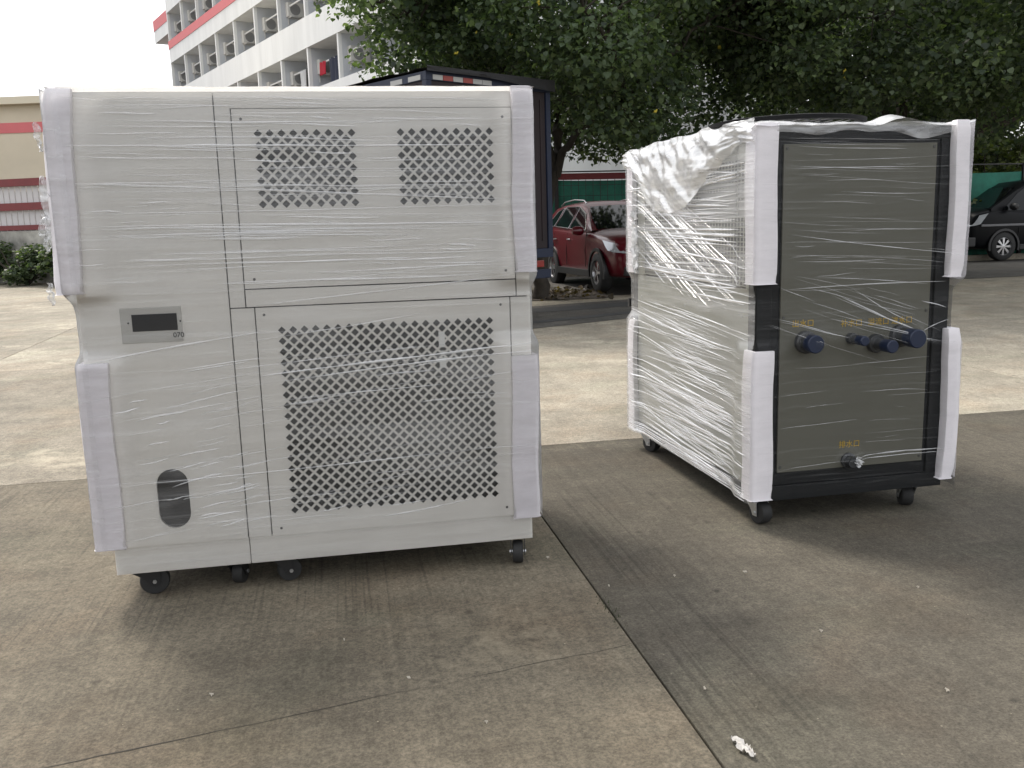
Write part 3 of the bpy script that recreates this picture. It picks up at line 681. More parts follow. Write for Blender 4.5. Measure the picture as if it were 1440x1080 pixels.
box('back_panel', pw + 0.001, RW - pw - 0.001, RD - 0.014, RD - 0.004, RZ0 + 0.07, RZT - 0.055, M_PANEL, RX)
box('top_panel', 0.052, RW - 0.052, 0.052, RD - 0.052, RZT - 0.03, RZT - 0.012, M_PANEL, RX)
kn = MB().tube([(0.02, RD, 0.90), (0.02, RD + 0.05, 0.90)], 0.012, 10).box(-0.01, 0.05, RD + 0.05, RD + 0.075, 0.875, 0.925)
kn.build('latch_handle', M_BLACK, RX, bevel=0.003)
# pipe stubs with blue caps
for (x, z, rf, rp, ln) in ((0.236, 0.838, 0.050, 0.036, 0.10), (0.462, 0.842, 0.026, 0.018, 0.115), (0.582, 0.814, 0.042, 0.025, 0.14), (0.705, 0.842, 0.050, 0.038, 0.14)):
    pp = MB().lathe([(rf, 0.0), (rf, -0.022), (rf * 0.92, -0.026), (rp + 0.002, -0.027), (rp, -0.03), (rp, -ln * 0.6)], 'y', 26, (x, 0, z)).build('pipe_stub', M_PIPE, RX, smooth=True)
    MB().lathe([(rp + 0.001, -ln * 0.55), (rp + 0.004, -ln * 0.56), (rp + 0.004, -ln + 0.004), (rp, -ln), (0.0005, -ln)], 'y', 26, (x, 0, z)).build('end_cap', M_BLUE, pp, smooth=True)
dr = MB().lathe([(0.036, 0.0), (0.036, -0.012), (0.028, -0.016), (0.024, -0.05), (0.0005, -0.05)], 'y', 22, (0.469, 0, 0.278)).build('drain_stub', M_PIPE, RX, smooth=True)
for s_, x, z in (('出水口', 0.226, 0.919), ('补水口', 0.464, 0.909), ('溢流口', 0.598, 0.909), ('进水口', 0.716, 0.910), ('排水口', 0.474, 0.352)):
    text('pipe_label', s_, 0.036, (x, -0.0008, z), M_YELLOW, fp, thick=0.0003)
for (x, y, ang) in ((0.06, 0.075, -1.35), (RW - 0.11, 0.08, 1.25), (0.055, RD - 0.11, -1.1), (RW - 0.09, RD - 0.11, 0.4)):
    caster(RX, x, y, RZ0, ang, r=0.054, steel=True, wide=0.056, offset=0.026)
# fan guard on the roof
fg = empty('roof_fan'); fg.parent = RX; fg.location = (0.37, 0.46, RZT - 0.012)
MB().lathe([(0.36, 0.058), (0.363, 0.076), (0.345, 0.08), (0.33, 0.076), (0.325, 0.058), (0.36, 0.058)], 'z', 40).build('shroud', mat('fan_black', (0.008, 0.008, 0.009), 0.7, spec=0.2), fg, smooth=True)
gd = MB()
for r_ in (0.06, 0.11, 0.16, 0.21, 0.26, 0.30): gd.lathe([(r_ - 0.003, 0.078), (r_, 0.082), (r_ + 0.003, 0.078)], 'z', 32)
for k in range(8):
    t = k * math.pi / 4; gd.tube([(0.05 * math.cos(t), 0.05 * math.sin(t), 0.076), (0.34 * math.cos(t), 0.34 * math.sin(t), 0.076)], 0.004, 5)
for k in range(6):
    t = k * math.pi / 3 + 0.3; gd.box(0.34 * math.cos(t) - 0.01, 0.34 * math.cos(t) + 0.01, 0.34 * math.sin(t) - 0.01, 0.34 * math.sin(t) + 0.01, -0.012, 0.046)
gd.build('guard', M_BLACK, fg)
MB().lathe([(0.0005, 0.05), (0.06, 0.05), (0.06, 0.0)], 'z', 20).build('motor', M_BLACK, fg, smooth=True)
# foam
for (cx, cy, sx, sy, lx, ly, z0, z1, t_) in ((0, 0, -1, -1, 0.082, 0.078, 1.10, 1.780, 0.022), (0, 0, -1, -1, 0.082, 0.078, 0.128, 0.808, 0.022), (RW, 0, 1, -1, 0.032, 0.09, 1.10, 1.785, 0.046), (RW, 0, 1, -1, 0.022, 0.09, 0.16, 0.866, 0.052),
                                            (0, RD, -1, 1, 0.08, 0.08, 1.09, 1.76, 0.03), (0, RD, -1, 1, 0.08, 0.08, 0.13, 0.80, 0.03), (RW, RD, 1, 1, 0.08, 0.08, 1.09, 1.77, 0.03), (RW, RD, 1, 1, 0.08, 0.08, 0.13, 0.80, 0.03)):
    foam_guard(RX, cx, cy, sx, sy, lx, ly, z0, z1, t=t_, lean=(0.0, 0))
def r_off(x, y, z):
    du = min(abs(x), abs(RW - x)); dv = min(abs(y), abs(RD - y))
    along = du if (abs(y) < 1e-6 or abs(y - RD) < 1e-6) else dv
    if du < 1e-6 and dv < 1e-6: along = 0
    foam = max(sstep(1.04, 1.11, z), sstep(0.86, 0.80, z)); right = 0.016 if x > RW - 0.06 and y < 0.3 else 0.0
    n = noise.noise(Vector((x * 1.5, y * 1.5, z * 18)))
    base = 0.012 + 0.002 * n
    if y < 1e-6: # pulled tight over the pipe stubs, a shallow tent
        base += 0.125 * math.exp(-((x - 0.68) / 0.10) ** 2 - ((z - 0.84) / 0.06) ** 2) + 0.10 * math.exp(-((x - 0.25) / 0.07) ** 2 - ((z - 0.835) / 0.055) ** 2) + 0.045 * math.exp(-((x - 0.47) / 0.05) ** 2 - ((z - 0.28) / 0.04) ** 2) + 0.11 * math.exp(-((x - 0.50) / 0.09) ** 2 - ((z - 0.83) / 0.05) ** 2)
    return base + (0.028 + right) * foam * sstep(0.20, 0.09, along)
pathR = rect_path(RW, RD, 0.02)
cut = next(i for i, q in enumerate(pathR) if q[4] >= RW - 1e-6 and q[2] > 0.5)
film_sheet('film_wrap', RX, FILM_C, pathR[:cut + 1], list(np.linspace(0.145, 1.785, 130)), r_off)
film_sheet('film_wrap', RX, FILM_R, pathR[cut:-3], list(np.linspace(0.122, 1.785, 130)), r_off)
def mound(x, y):
    e = min(x + 0.03, y + 0.03, RW + 0.03 - x, RD + 0.03 - y)
    back = 0.02 + 0.05 * math.exp(-((y - 0.55) / 0.25) ** 2 - ((x) / 0.25) ** 2)
    fan = -0.012 * sstep(0.42, 0.30, math.hypot(x - 0.37, y - 0.46))
    fr = 0.032 * math.exp(-((x - 0.66) / 0.09) ** 2 - ((y + 0.0) / 0.12) ** 2)
    return fan + back * sstep(0, 0.08, e) + fr
top_film(RX, FILM_X, RW, RD, RZT - 0.004, 90, 120, 0.016, 'top_film', over=0.035, shape=mound)
# gathered skirt of film hanging over the left side from the top
def hang():
    v = []; f = []; uvs = []; nu, nv = 90, 26
    for i in range(nu + 1):
        y = -0.03 + (RD + 0.06) * i / nu
        low = 1.70 - 0.27 * sstep(0.05, 0.9, y) * sstep(1.62, 1.1, y) - 0.03 * noise.noise(Vector((y * 5, 1, 1)))
        for j in range(nv + 1):
            t = j / nv; z = (RZT + 0.035 + 0.02 * noise.noise(Vector((y * 4, 3, 0)))) * (1 - t) + low * t
            x = -0.034 - 0.022 * fbm(y * 7 + t * 2.5, t * 2.2, 9.0) - 0.02 * math.sin(math.pi * t)
            v.append((x, y, z)); uvs.append((y * 1.5 + t * 0.3, z))
    for i in range(nu):
        for j in range(nv):
            a = i * (nv + 1) + j; f.append((a, a + 1, a + nv + 2, a + nv + 1))
    me = bpy.data.meshes.new('hanging_film'); me.from_pydata(v, [], f); uvl = me.uv_layers.new(name='UVMap')
    for l in me.loops: uvl.data[l.index].uv = uvs[l.vertex_index]
    return link('hanging_film', me, FILM_X, RX, smooth=True)
hang()
def hem():
    v = []; f = []; uvs = []; nu, nv = 80, 8
    for i in range(nu + 1):
        x = 0.07 + (RW - 0.09) * i / nu
        low = RZT - 0.028 - 0.022 * noise.noise(Vector((x * 6, 5, 1))) - 0.02 * sstep(0.5, 0.95, i / nu)
        for j in range(nv + 1):
            t = j / nv; z = (RZT + 0.012 + 0.008 * noise.noise(Vector((x * 5, 3, 2)))) * (1 - t) + low * t
            v.append((x, -0.024 - 0.006 * fbm(x * 9, t * 2, 4.0), z)); uvs.append((x, z * 0.5))
    for i in range(nu):
        for j in range(nv):
            a = i * (nv + 1) + j; f.append((a, a + 1, a + nv + 2, a + nv + 1))
    me = bpy.data.meshes.new('film_hem'); me.from_pydata(v, [], f); uvl = me.uv_layers.new(name='UVMap')
    for l in me.loops: uvl.data[l.index].uv = uvs[l.vertex_index]
    return link('film_hem', me, FILM_H, RX, smooth=True)
hem()
folds = []
def fold_side(y0, z0, y1, z1, w):
    k = max(8, int(abs(y1 - y0) / 0.05)); pts = []; ws = []; ph = random.random() * 9
    for i in range(k + 1):
        t = i / k; y = y0 + (y1 - y0) * t; z = z0 + (z1 - z0) * t + 0.003 * math.sin(4 * t + ph)
        yy = min(max(y, 0.002), RD - 0.002)
        pts.append((-r_off(0.0, yy, z) - 0.0015, y, z)); ws.append(w * (0.3 + 0.7 * math.sin(math.pi * t) ** 0.5) * (0.6 + 0.7 * abs(math.sin(7 * t + ph))))
    folds.append((pts, ws, (-1, 0, 0)))
for k in range(170):   # nearly level folds, densest towards the bottom
    z = random.choice((random.uniform(0.13, 0.85), random.uniform(0.13, 0.5), random.uniform(0.95, 1.62)))
    y0 = random.uniform(0.0, 0.45); y1 = min(RD, y0 + random.uniform(0.5, 1.6))
    fold_side(y0, z, y1, max(0.13, z + random.gauss(0.015, 0.035) * (y1 - y0)), random.choice((0.001, 0.0016, 0.0024, 0.0036, 0.005)))
for k in range(9):    # gathered lower hem
    fold_side(0.0, 0.130 + 0.006 * k, RD, 0.128 + 0.007 * k + random.gauss(0, 0.006), random.choice((0.003, 0.005)))
for k in range(48):   # slanting folds pulled down from the back top corner
    z1 = random.uniform(1.22, 1.71); y1 = random.uniform(1.35, RD); ln = random.uniform(0.4, 1.5); y0 = max(0.02, y1 - ln, y1 - (z1 - 0.99) / 0.38); z0 = z1 - random.gauss(0.38, 0.015) * (y1 - y0)
    fold_side(y0, z0, y1, z1, random.choice((0.0006, 0.001, 0.0015, 0.0022)))
for k in range(40):   # lower set, slightly slanting
    z1 = random.uniform(0.3, 0.95); y1 = random.uniform(0.9, RD); y0 = max(0.02, y1 - random.uniform(0.5, 1.4)); z0 = max(0.14, z1 - random.uniform(0.04, 0.14) * (y1 - y0))
    fold_side(y0, z0, y1, z1, random.choice((0.001, 0.0018, 0.003)))
ribbon_uv('film_folds', folds, FILM_S, RX, kind='stuff')
folds = []
for k in range(70):
    if k < 40: z = random.uniform(1.05, 1.72); sl = random.gauss(-0.03, 0.03); ln = random.uniform(0.08, 0.85)
    elif k < 56: z = random.uniform(0.9, 1.15); sl = random.gauss(-0.32, 0.06); ln = random.uniform(0.15, 0.6)
    else: z = random.uniform(0.2, 0.75); sl = random.gauss(0.02, 0.03); ln = random.uniform(0.05, 0.4)
    x0 = random.uniform(0.03, max(0.04, RW - ln))
    fold_front(x0, z, x0 + ln, z + sl * ln, random.choice((0.0004, 0.0006, 0.0008, 0.0011)), r_off, RW)
for (x0, z0, x1, z1, w) in ((0.10, 0.945, 0.42, 0.855, 0.0016), (0.10, 0.935, 0.40, 0.86, 0.001), (0.40, 1.03, 0.74, 0.875, 0.0035), (0.46, 1.06, 0.76, 0.89, 0.0016), (0.35, 1.045, 0.70, 0.89, 0.0012), (0.78, 0.86, 0.95, 0.905, 0.0016), (0.50, 0.292, 0.92, 0.315, 0.003), (0.50, 0.282, 0.93, 0.296, 0.002), (0.15, 1.31, 0.95, 1.20, 0.0016), (0.12, 1.075, 0.9, 1.085, 0.002), (0.1, 0.262, 0.46, 0.285, 0.001), (0.80, 1.0, 0.93, 0.96, 0.002)):
    fold_front(x0, z0, x1, z1, w, r_off, RW)
ribbon_uv('film_folds', folds, FILM_S, RX, kind='stuff')
crumple('gathered_film', RX, FILM_X, (0, 1, 0), (0, -0.1, -1), (-0.05, 1.45, 1.45), 10, 24, 0.14, 0.36, 0.03, 21.0)
crumple('gathered_film', RX, FILM_X, (1, 0, 0), (0.05, 0, -1), (0.49, -0.055, 0.305), 8, 10, 0.05, 0.05, 0.012, 25.0)

# scraps on the ground
def scrap(x, y, l, w, ang, m, name, label, cat, group=None, curl=0.02):
    b = MB(); n = 8; secs = []
    for i in range(n + 1):
        t = i / n; ww = w * (0.35 + 0.65 * math.sin(math.pi * min(0.95, 0.15 + t * 0.7))); yy = (t - 0.5) * l
        secs.append([(-ww / 2, yy, 0.002 + curl * t * t + 0.004 * math.sin(9 * t)), (0, yy, 0.002 + curl * 0.6 * t + 0.006), (ww / 2, yy + 0.004, 0.002 + curl * 0.3 * t)])
    b.loft(secs); o = b.build(name, m, smooth=True); o.location = (x, y, gz(x, y) + 0.001); o.rotation_euler = (0, 0, ang)
    return tag(o, label, cat, group)
fs_ = crumple('film_scrap', None, mat('film_scrap_white', (0.52, 0.50, 0.47), 0.55, var=0.25, scale=60), (0.9, 0.35, 0), (-0.36, 0.93, 0), (0.60, 2.135, 0.013), 7, 14, 0.05, 0.10, 0.016, 33.0)
tag(fs_, 'curled white film scrap lying beside the concrete joint', 'scrap')
M_CHIP = mat('chip_pale', (0.45, 0.41, 0.34), 0.8)
for (x, y) in ((0.13, 3.62), (0.62, 3.38), (1.02, 2.86), (-0.35, 2.62), (-0.94, 2.55), (0.55, 2.5), (1.25, 2.45), (0.35, 3.3), (-0.6, 2.9), (0.9, 3.4), (1.5, 3.2), (-0.1, 2.35)):
    scrap(x, y, random.uniform(0.006, 0.014), random.uniform(0.004, 0.007), random.uniform(0, 6), M_CHIP, 'paper_chip', 'tiny pale chip lying on the near concrete slabs', 'scrap', 'pale chips on the near slabs', curl=0.003)
M_MOSS = mat('joint_weed', (0.05, 0.055, 0.03), 0.9)
wd = MB()
for k in range(70):
    a = random.gauss(0.0, 0.012); b = random.gauss(-2.52, 0.07); x, y = yard(a, b); h_ = random.uniform(0.004, 0.014); t = random.random() * 6.3
    dx, dy = 0.006 * math.cos(t), 0.006 * math.sin(t); wd.quad((x - dy * .3, y + dx * .3, 0.0), (x + dy * .3, y - dx * .3, 0.0), (x + dx, y + dy, h_), (x + dx * .8, y + dy * .8, h_))
wd.build('weed', M_MOSS).update_tag()
tag(bpy.data.objects['weed'], 'small dark weed growing in the concrete joint', 'weed', kind='stuff')

# ================================================================== TRUCK
TR = empty('cargo_truck', (-0.9, 11.0, gz(-0.9, 11.0)), math.atan2(0.678, 0.735))
tag(TR, 'blue and maroon box truck with red and white reflective strips, seen from behind', 'truck')
TW, TL, TB, TT = 2.06, 4.4, 0.98, 3.1
M_TBLUE = mat('truck_blue', (0.007, 0.014, 0.038), 0.6, var=0.15, scale=5); M_MAROON = mat('truck_maroon', (0.014, 0.007, 0.009), 0.7, var=0.3, scale=4)
M_TARP = mat('tarp_black', (0.012, 0.012, 0.014), 0.65, bump=0.3, bscale=12)
M_REFW = mat('reflective_white', (0.36, 0.36, 0.35), 0.4); M_REFR = mat('reflective_red', (0.26, 0.03, 0.02), 0.4)
for (x0, y0) in ((0, 0), (TW - 0.08, 0), (0, TL - 0.08), (TW - 0.08, TL - 0.08)):
    box('corner_post', x0, x0 + 0.08, y0, y0 + 0.08, TB, TT - 0.101, M_TBLUE, TR, bevel=0.006)
MB().box(0, TW, 0, 0.07, TT - 0.10, TT).box(0, TW, TL - 0.07, TL, TT - 0.10, TT).box(0, 0.07, 0.072, TL - 0.072, TT - 0.10, TT).box(TW - 0.07, TW, 0.072, TL - 0.072, TT - 0.10, TT).build('top_frame', M_TBLUE, TR, bevel=0.005)
box('side_wall', 0.02, 0.05, 0.082, TL - 0.082, TB + 0.002, TT - 0.102, M_MAROON, TR)
box('side_wall', TW - 0.05, TW - 0.02, 0.082, TL - 0.082, TB + 0.002, TT - 0.102, M_MAROON, TR)
box('front_wall', 0.082, TW - 0.082, TL - 0.05, TL - 0.02, TB + 0.002, TT - 0.102, M_MAROON, TR)
for s in range(2):
    x0 = 0.083 + s * (TW - 0.166) / 2; x1 = x0 + (TW - 0.166) / 2 - 0.006
    d = box('rear_door', x0, x1, 0.02, 0.05, TB + 0.002, TT - 0.102, M_MAROON, TR, bevel=0.004)
    for k in range(6):
        xx = x0 + 0.08 + k * (x1 - x0 - 0.16) / 5; box('rib', xx - 0.02, xx + 0.02, 0.008, 0.02, TB + 0.1, TT - 0.2, M_MAROON, d, bevel=0.004)
    MB().tube([((x0 + x1) / 2, -0.005, TB + 0.03), ((x0 + x1) / 2, -0.005, TT - 0.13)], 0.013, 8).build('lock_rod', M_STEEL, d)
for k in range(12): box('wall_rib', 0.0, 0.02, 0.2 + k * 0.34, 0.25 + k * 0.34, TB + 0.03, TT - 0.13, M_MAROON, TR, bevel=0.004)
tp = MB(); n1, n2 = 14, 24; secs = []
for j in range(n2 + 1):
    row = []
    for i in range(n1 + 1):
        x = -0.03 + (TW + 0.06) * i / n1; y = -0.06 + (TL + 0.1) * j / n2
        row.append((x, y, TT + 0.035 + 0.03 * math.sin(math.pi * i / n1) + 0.025 * fbm(x * 1.5, y * 1.5, 2) - (0.03 if j == 0 else 0) * random.random()))
    secs.append(row)
tp.loft(secs).build('roof_tarp', M_TARP, TR, smooth=True)
fl_ = MB(); secs = []
for j in range(5):
    secs.append([(-0.03 + (TW + 0.06) * i / 30, -0.065 - 0.012 * fbm(i * .5, j * .7, 4), TT + 0.05 - j * (0.015 + 0.02 * sstep(0.35, 1.0, i / 30))) for i in range(31)])
fl_.loft(secs).build('tarp_edge', M_TARP, TR, smooth=True)
for k in range(6): box('reflector', 0.10 + k * 0.155, 0.248 + k * 0.155, -0.006, -0.001, TT - 0.092, TT - 0.035, M_REFR if k in (1, 3) else M_REFW, TR)
for k in range(2): box('reflector', -0.006, -0.001, 0.10 + k * 0.36, 0.34 + k * 0.36, TT - 0.092, TT - 0.035, M_REFW, TR)
box('floor_deck', 0.002, TW - 0.002, 0.002, TL - 0.002, TB - 0.12, TB - 0.002, M_TBLUE, TR, bevel=0.004)
box('bumper', 0.06, TW - 0.02, 0.03, 0.11, 0.58, 0.70, M_TBLUE, TR, bevel=0.01)
for x in (0.4, TW - 0.46): box('bumper_bracket', x, x + 0.06, 0.05, 0.12, 0.702, TB - 0.122, M_TBLUE, TR)
for x in (0.12, TW - 0.42):
    box('tail_lamp', x, x + 0.3, 0.06, 0.11, 0.73, 0.82, mat('lamp_red', (0.25, 0.02, 0.015), 0.25), TR, bevel=0.008)
box('chassis', 0.6, 1.46, 0.2, TL + 1.4, 0.62, TB - 0.122, M_BLACK, TR)
def wheel_obj(parent, x, y, r, w, axis_sign, rim_m, name='wheel', spokes=0, lx=True):
    """wheel with its axle along local x if lx else along y"""
    e = bpy.data.objects.new(name, None); col.objects.link(e); e.parent = parent; e.location = (x, y, r)
    if lx: e.rotation_euler = (0, 0, math.pi / 2)
    MB().lathe([(r * 0.62, -w / 2), (r * 0.86, -w / 2), (r * 0.97, -w / 2 + 0.02), (r, -w / 2 + 0.05), (r, w / 2 - 0.05), (r * 0.97, w / 2 - 0.02), (r * 0.86, w / 2), (r * 0.62, w / 2)], 'y', 32).build('tyre', M_RUBBER, e, smooth=True)
    rm = MB().lathe([(r * 0.66, -w / 2 + 0.012), (r * 0.60, -w / 2 + 0.01), (r * 0.57, -w / 2 + 0.05), (r * 0.57, w / 2 - 0.05), (r * 0.60, w / 2 - 0.01), (r * 0.66, w / 2 - 0.012)], 'y', 32)
    if spokes:
        for k in range(spokes):
            for s in (-1, 1):
                t = 2 * math.pi * k / spokes + s * 0.09; c, q = math.cos(t), math.sin(t)
                for sd in (-1, 1):
                    y0 = sd * (w / 2 - 0.03)
                    a, b = 0.02, 0.026; p0 = (0.03 * c, 0.03 * q); p1 = (r * 0.59 * c, r * 0.59 * q)
                    nx, nz_ = -q, c
                    rm.quad((p0[0] - nx * a * .5, y0 + sd * .012, p0[1] - nz_ * a * .5), (p0[0] + nx * a * .5, y0 + sd * .012, p0[1] + nz_ * a * .5), (p1[0] + nx * b * .5, y0 + sd * .004, p1[1] + nz_ * b * .5), (p1[0] - nx * b * .5, y0 + sd * .004, p1[1] - nz_ * b * .5))
        rm.lathe([(0.001, -w / 2 + 0.015), (0.045, -w / 2 + 0.02), (0.05, w / 2 - 0.02), (0.001, w / 2 - 0.015)], 'y', 14)
        MB().lathe([(0.001, -0.02), (r * 0.56, -0.02), (r * 0.56, 0.02), (0.001, 0.02)], 'y', 20).build('brake_disc', M_GAP, e)
    else:
        rm.lathe([(0.001, -w / 2 + 0.05), (r * 0.57, -w / 2 + 0.04), (r * 0.57, w / 2 - 0.04), (0.001, w / 2 - 0.05)], 'y', 24)
    rm.build('rim', rim_m, e, smooth=False)
    return e
M_RIM = mat('alloy_rim', (0.5, 0.5, 0.51), 0.3, metal=0.85)
for y in (1.1, TL + 0.75):
    for x in (0.25, TW - 0.25): wheel_obj(TR, x, y, 0.40, 0.24, 1, M_TBLUE)
# cab
cab = MB(); cy0 = TL + 0.12
cab.prism([(cy0, 0.55), (cy0 + 1.45, 0.55), (cy0 + 1.5, 1.2), (cy0 + 1.25, 2.25), (cy0 + 1.1, 2.33), (cy0, 2.33)], 0.08, TW - 0.08, plane='yz')
cb = cab.build('cab', M_TBLUE, TR, bevel=0.04)
M_GLASS = mat('dark_glass', (0.006, 0.007, 0.008), 0.06, spec=0.32)
wsd = MB().quad((0.2, cy0 + 1.515, 1.26), (TW - 0.2, cy0 + 1.515, 1.26), (TW - 0.25, cy0 + 1.30, 2.16), (0.25, cy0 + 1.30, 2.16)); wsd.build('windscreen', M_GLASS, TR)
for x in (0.074, TW - 0.074): MB().quad((x, cy0 + 0.3, 1.35), (x, cy0 + 1.3, 1.35), (x, cy0 + 1.1, 2.1), (x, cy0 + 0.3, 2.1)).build('side_window', M_GLASS, TR)

# ================================================================== CARS
def vehicle(name, label, loc, rz, paint, body, house, spec):
    """body: (x, half width, z bottom, z shoulder, z middle); house: (x, z belt, z top)"""
    e = empty(name, loc, rz); tag(e, label, spec.get('cat', 'car'))
    secs = []
    for (x, w, zb, zt, zc) in body:
        h = [(0, zb), (w * .86, zb), (w * .965, zb + .07), (w * .995, zb + .45 * (zt - zb)), (w, zb + .68 * (zt - zb)), (w * .975, zt - .05), (w * .93, zt - 0.01), (w * .72, zc - 0.005), (w * .35, zc + 0.01), (0, zc + 0.015)]
        ring = [(x, y, z) for y, z in h] + [(x, -y, z) for y, z in h[-2:0:-1]]
        secs.append(ring)
    m = MB().loft(secs, closed=True); n = len(secs[0]); m.f.append(tuple(range(n))); m.f.append(tuple(range((len(secs) - 1) * n, len(secs) * n)))
    b = m.build('body', paint, e, smooth=True)
    b.modifiers.new('round', 'SUBSURF').levels = 1; b.modifiers['round'].render_levels = 2
    yb, rake = spec['yb'], spec['tumble']
    def ysd(z, zb): return yb - rake * (z - zb)
    hs_ = []
    for (x, zb, zt) in house:
        yt = ysd(zt, zb); h = [(yb, zb - 0.03), (ysd(zb + .5 * (zt - zb), zb) + 0.008, zb + .5 * (zt - zb)), (ysd(zt - 0.05 * (zt - zb), zb), zt - 0.07 * (zt - zb)), (yt - 0.10, zt), (yt * .5, zt + 0.02), (0, zt + 0.028)]
        hs_.append([(x, y, z) for y, z in h] + [(x, -y, z) for y, z in h[-2::-1]])
    m = MB().loft(hs_); r_ = m.build('roof', paint, e, smooth=True)
    # glass set 6 mm proud of the shell
    def at(x, t):
        for (a, b_) in zip(house[:-1], house[1:]):
            if b_[0] <= x <= a[0] or a[0] <= x <= b_[0]:
                k = (x - a[0]) / (b_[0] - a[0]); zb = a[1] + (b_[1] - a[1]) * k; zt = a[2] + (b_[2] - a[2]) * k
                z = zb + (zt - zb) * t; return ysd(z, zb) + 0.010 + 0.008 * math.sin(math.pi * t), z
        return yb, house[0][1]
    for s in (1, -1):
        for win in spec['windows']:
            q = MB(); c = []
            for (x, t) in win:
                y, z = at(x, t); c.append((x, s * y, z))
            q.v = c; q.f = [tuple(range(len(c)))]
            gl_ = q.build('side_window', M_GLASS, e)
            if spec.get('chrome'):
                MB().tube(c + [c[0]], 0.007, 5, cap=False).build('window_trim', M_RIM, gl_)
        # door seams and handles
        for xs in spec['seams']:
            MB().tube([(xs, s * (spec['w'] + 0.001), 0.42), (xs - 0.02, s * (spec['w'] + 0.003), 0.72), (xs, s * spec['w'] * .965, 1.02)], 0.006, 5).build('door_seam', M_GAP, e)
        for xs in spec['handles']:
            MB().tube([(xs - .09, s * (spec['w'] + 0.006), 0.90), (xs, s * (spec['w'] + 0.022), 0.905), (xs + .09, s * (spec['w'] + 0.006), 0.90)], 0.014, 6).build('door_handle', M_RIM if spec.get('chrome') else M_BLACK, e, smooth=True)
        mx0 = spec['mirror']; mr = MB().lathe([(0.001, -0.11), (0.07, -0.10), (0.10, -0.03), (0.10, 0.05), (0.07, 0.10), (0.001, 0.11)], 'y', 14)
        mo = mr.build('mirror', spec.get('mirror_mat', paint), e, smooth=True); mo.location = (mx0, s * (spec['w'] + 0.12), spec['mz']); mo.scale = (0.7, 1, 0.85)
        lamp = MB().loft([[(x, s * y, z) for (x, y, z) in row] for row in spec['lamp']]); lamp.build('headlight', mat('headlamp', (0.55, 0.57, 0.6), 0.12, metal=0.3), e, smooth=True)
        tl_ = spec['tail']; box('tail_light', tl_[0], tl_[1], min(s * tl_[2], s * tl_[3]), max(s * tl_[2], s * tl_[3]), tl_[4], tl_[5], mat('lamp_red', (0.25, 0.02, 0.015), 0.25), e, bevel=0.02)
        for xa in spec['axles']:
            ar = MB().lathe([(spec['r'] + 0.085, 0.0), (spec['r'] + 0.08, 0.022), (spec['r'] + 0.03, 0.026), (spec['r'] + 0.025, -0.16), (0.02, -0.165)], 'y', 30, (xa, 0, spec['r']), a0=-0.25, a1=math.pi + 0.25, closed=False)
            ar.v = [(x, s * (spec['w'] - 0.012 + y), z) for x, y, z in ar.v]; ar.build('wheel_arch', M_BLACK, e, smooth=True)
            wheel_obj(e, xa, s * (spec['w'] - 0.10), spec['r'], 0.22, s, M_RIM, spokes=spec['spokes'], lx=False)
        cl = MB().box(spec['axles'][1] + 0.42, spec['axles'][0] - 0.42, min(s * (spec['w'] - .06), s * (spec['w'] + .012)), max(s * (spec['w'] - .06), s * (spec['w'] + .012)), 0.25, 0.37); cl.build('sill_cladding', M_BLACK, e, bevel=0.01)
        if spec.get('rail'):
            MB().tube([(x, s * y, z) for x, y, z in spec['rail']], 0.013, 6).build('roof_rail', M_RIM, e, smooth=True)
        if spec.get('mould'):
            z = spec['mould']; MB().box(spec['axles'][1] - .7, spec['axles'][0] + .62, min(s * (spec['w'] - .02), s * (spec['w'] + .014)), max(s * (spec['w'] - .02), s * (spec['w'] + .014)), z, z + 0.05).build('side_moulding', mat('moulding_grey', (0.16, 0.16, 0.17), 0.4), e, bevel=0.008)
    w_ = MB().loft([[(x, y, z) for y in np.linspace(-yy, yy, 7) for z in [zz + 0.02 * (1 - (y / yy) ** 2)]] for (x, yy, zz) in spec['screen']]); w_.build('windscreen', M_GLASS, e, smooth=True)
    w_ = MB().loft([[(x, y, z) for y in np.linspace(-yy, yy, 7) for z in [zz]] for (x, yy, zz) in spec['rear']]); w_.build('rear_window', M_GLASS, e, smooth=True)
    g_ = spec['grille']; box('grille', g_[0], g_[1], -g_[2], g_[2], g_[3], g_[4], M_BLACK, e, bevel=0.02)
    bl = spec['bumper']; box('bumper', bl[0], bl[1], -bl[2], bl[2], bl[3], bl[4], M_BLACK, e, bevel=0.03)
    return e
M_RED = mat('paint_maroon', (0.11, 0.004, 0.012), 0.3, coat=0.6, spec=0.35); M_BLK = mat('paint_black', (0.003, 0.0035, 0.005), 0.35, coat=0.0, spec=0.16)
suv_body = [(2.19, .52, .36, .70, .74), (2.13, .70, .30, .80, .86), (2.0, .80, .25, .88, .95), (1.65, .87, .24, .96, 1.03), (1.25, .90, .23, 1.01, 1.08), (.85, .905, .23, 1.05, 1.09), (.3, .905, .23, 1.05, 1.06), (-.5, .905, .23, 1.08, 1.08), (-1.3, .90, .24, 1.12, 1.12), (-1.8, .87, .27, 1.13, 1.13), (-2.1, .81, .34, 1.08, 1.1), (-2.19, .70, .42, .98, 1.0)]
suv_house = [(.98, 1.05, 1.06), (.6, 1.06, 1.27), (.2, 1.06, 1.48), (-.2, 1.07, 1.565), (-.7, 1.08, 1.59), (-1.2, 1.11, 1.575), (-1.65, 1.13, 1.52), (-1.95, 1.12, 1.33), (-2.13, 1.09, 1.11)]
xf, yf = 1.601, 15.852; xr, yr = 0.968, 18.412
d_ = Vector((xf - xr, yf - yr)).normalized(); hd = math.atan2(d_.y, d_.x); lft = Vector((-d_.y, d_.x))
cx_, cy_ = xr + d_.x * 1.30 + lft.x * 0.82, yr + d_.y * 1.30 + lft.y * 0.82
def slope_rot(o, x, y): o.location.z = gz(x, y) + 0.008
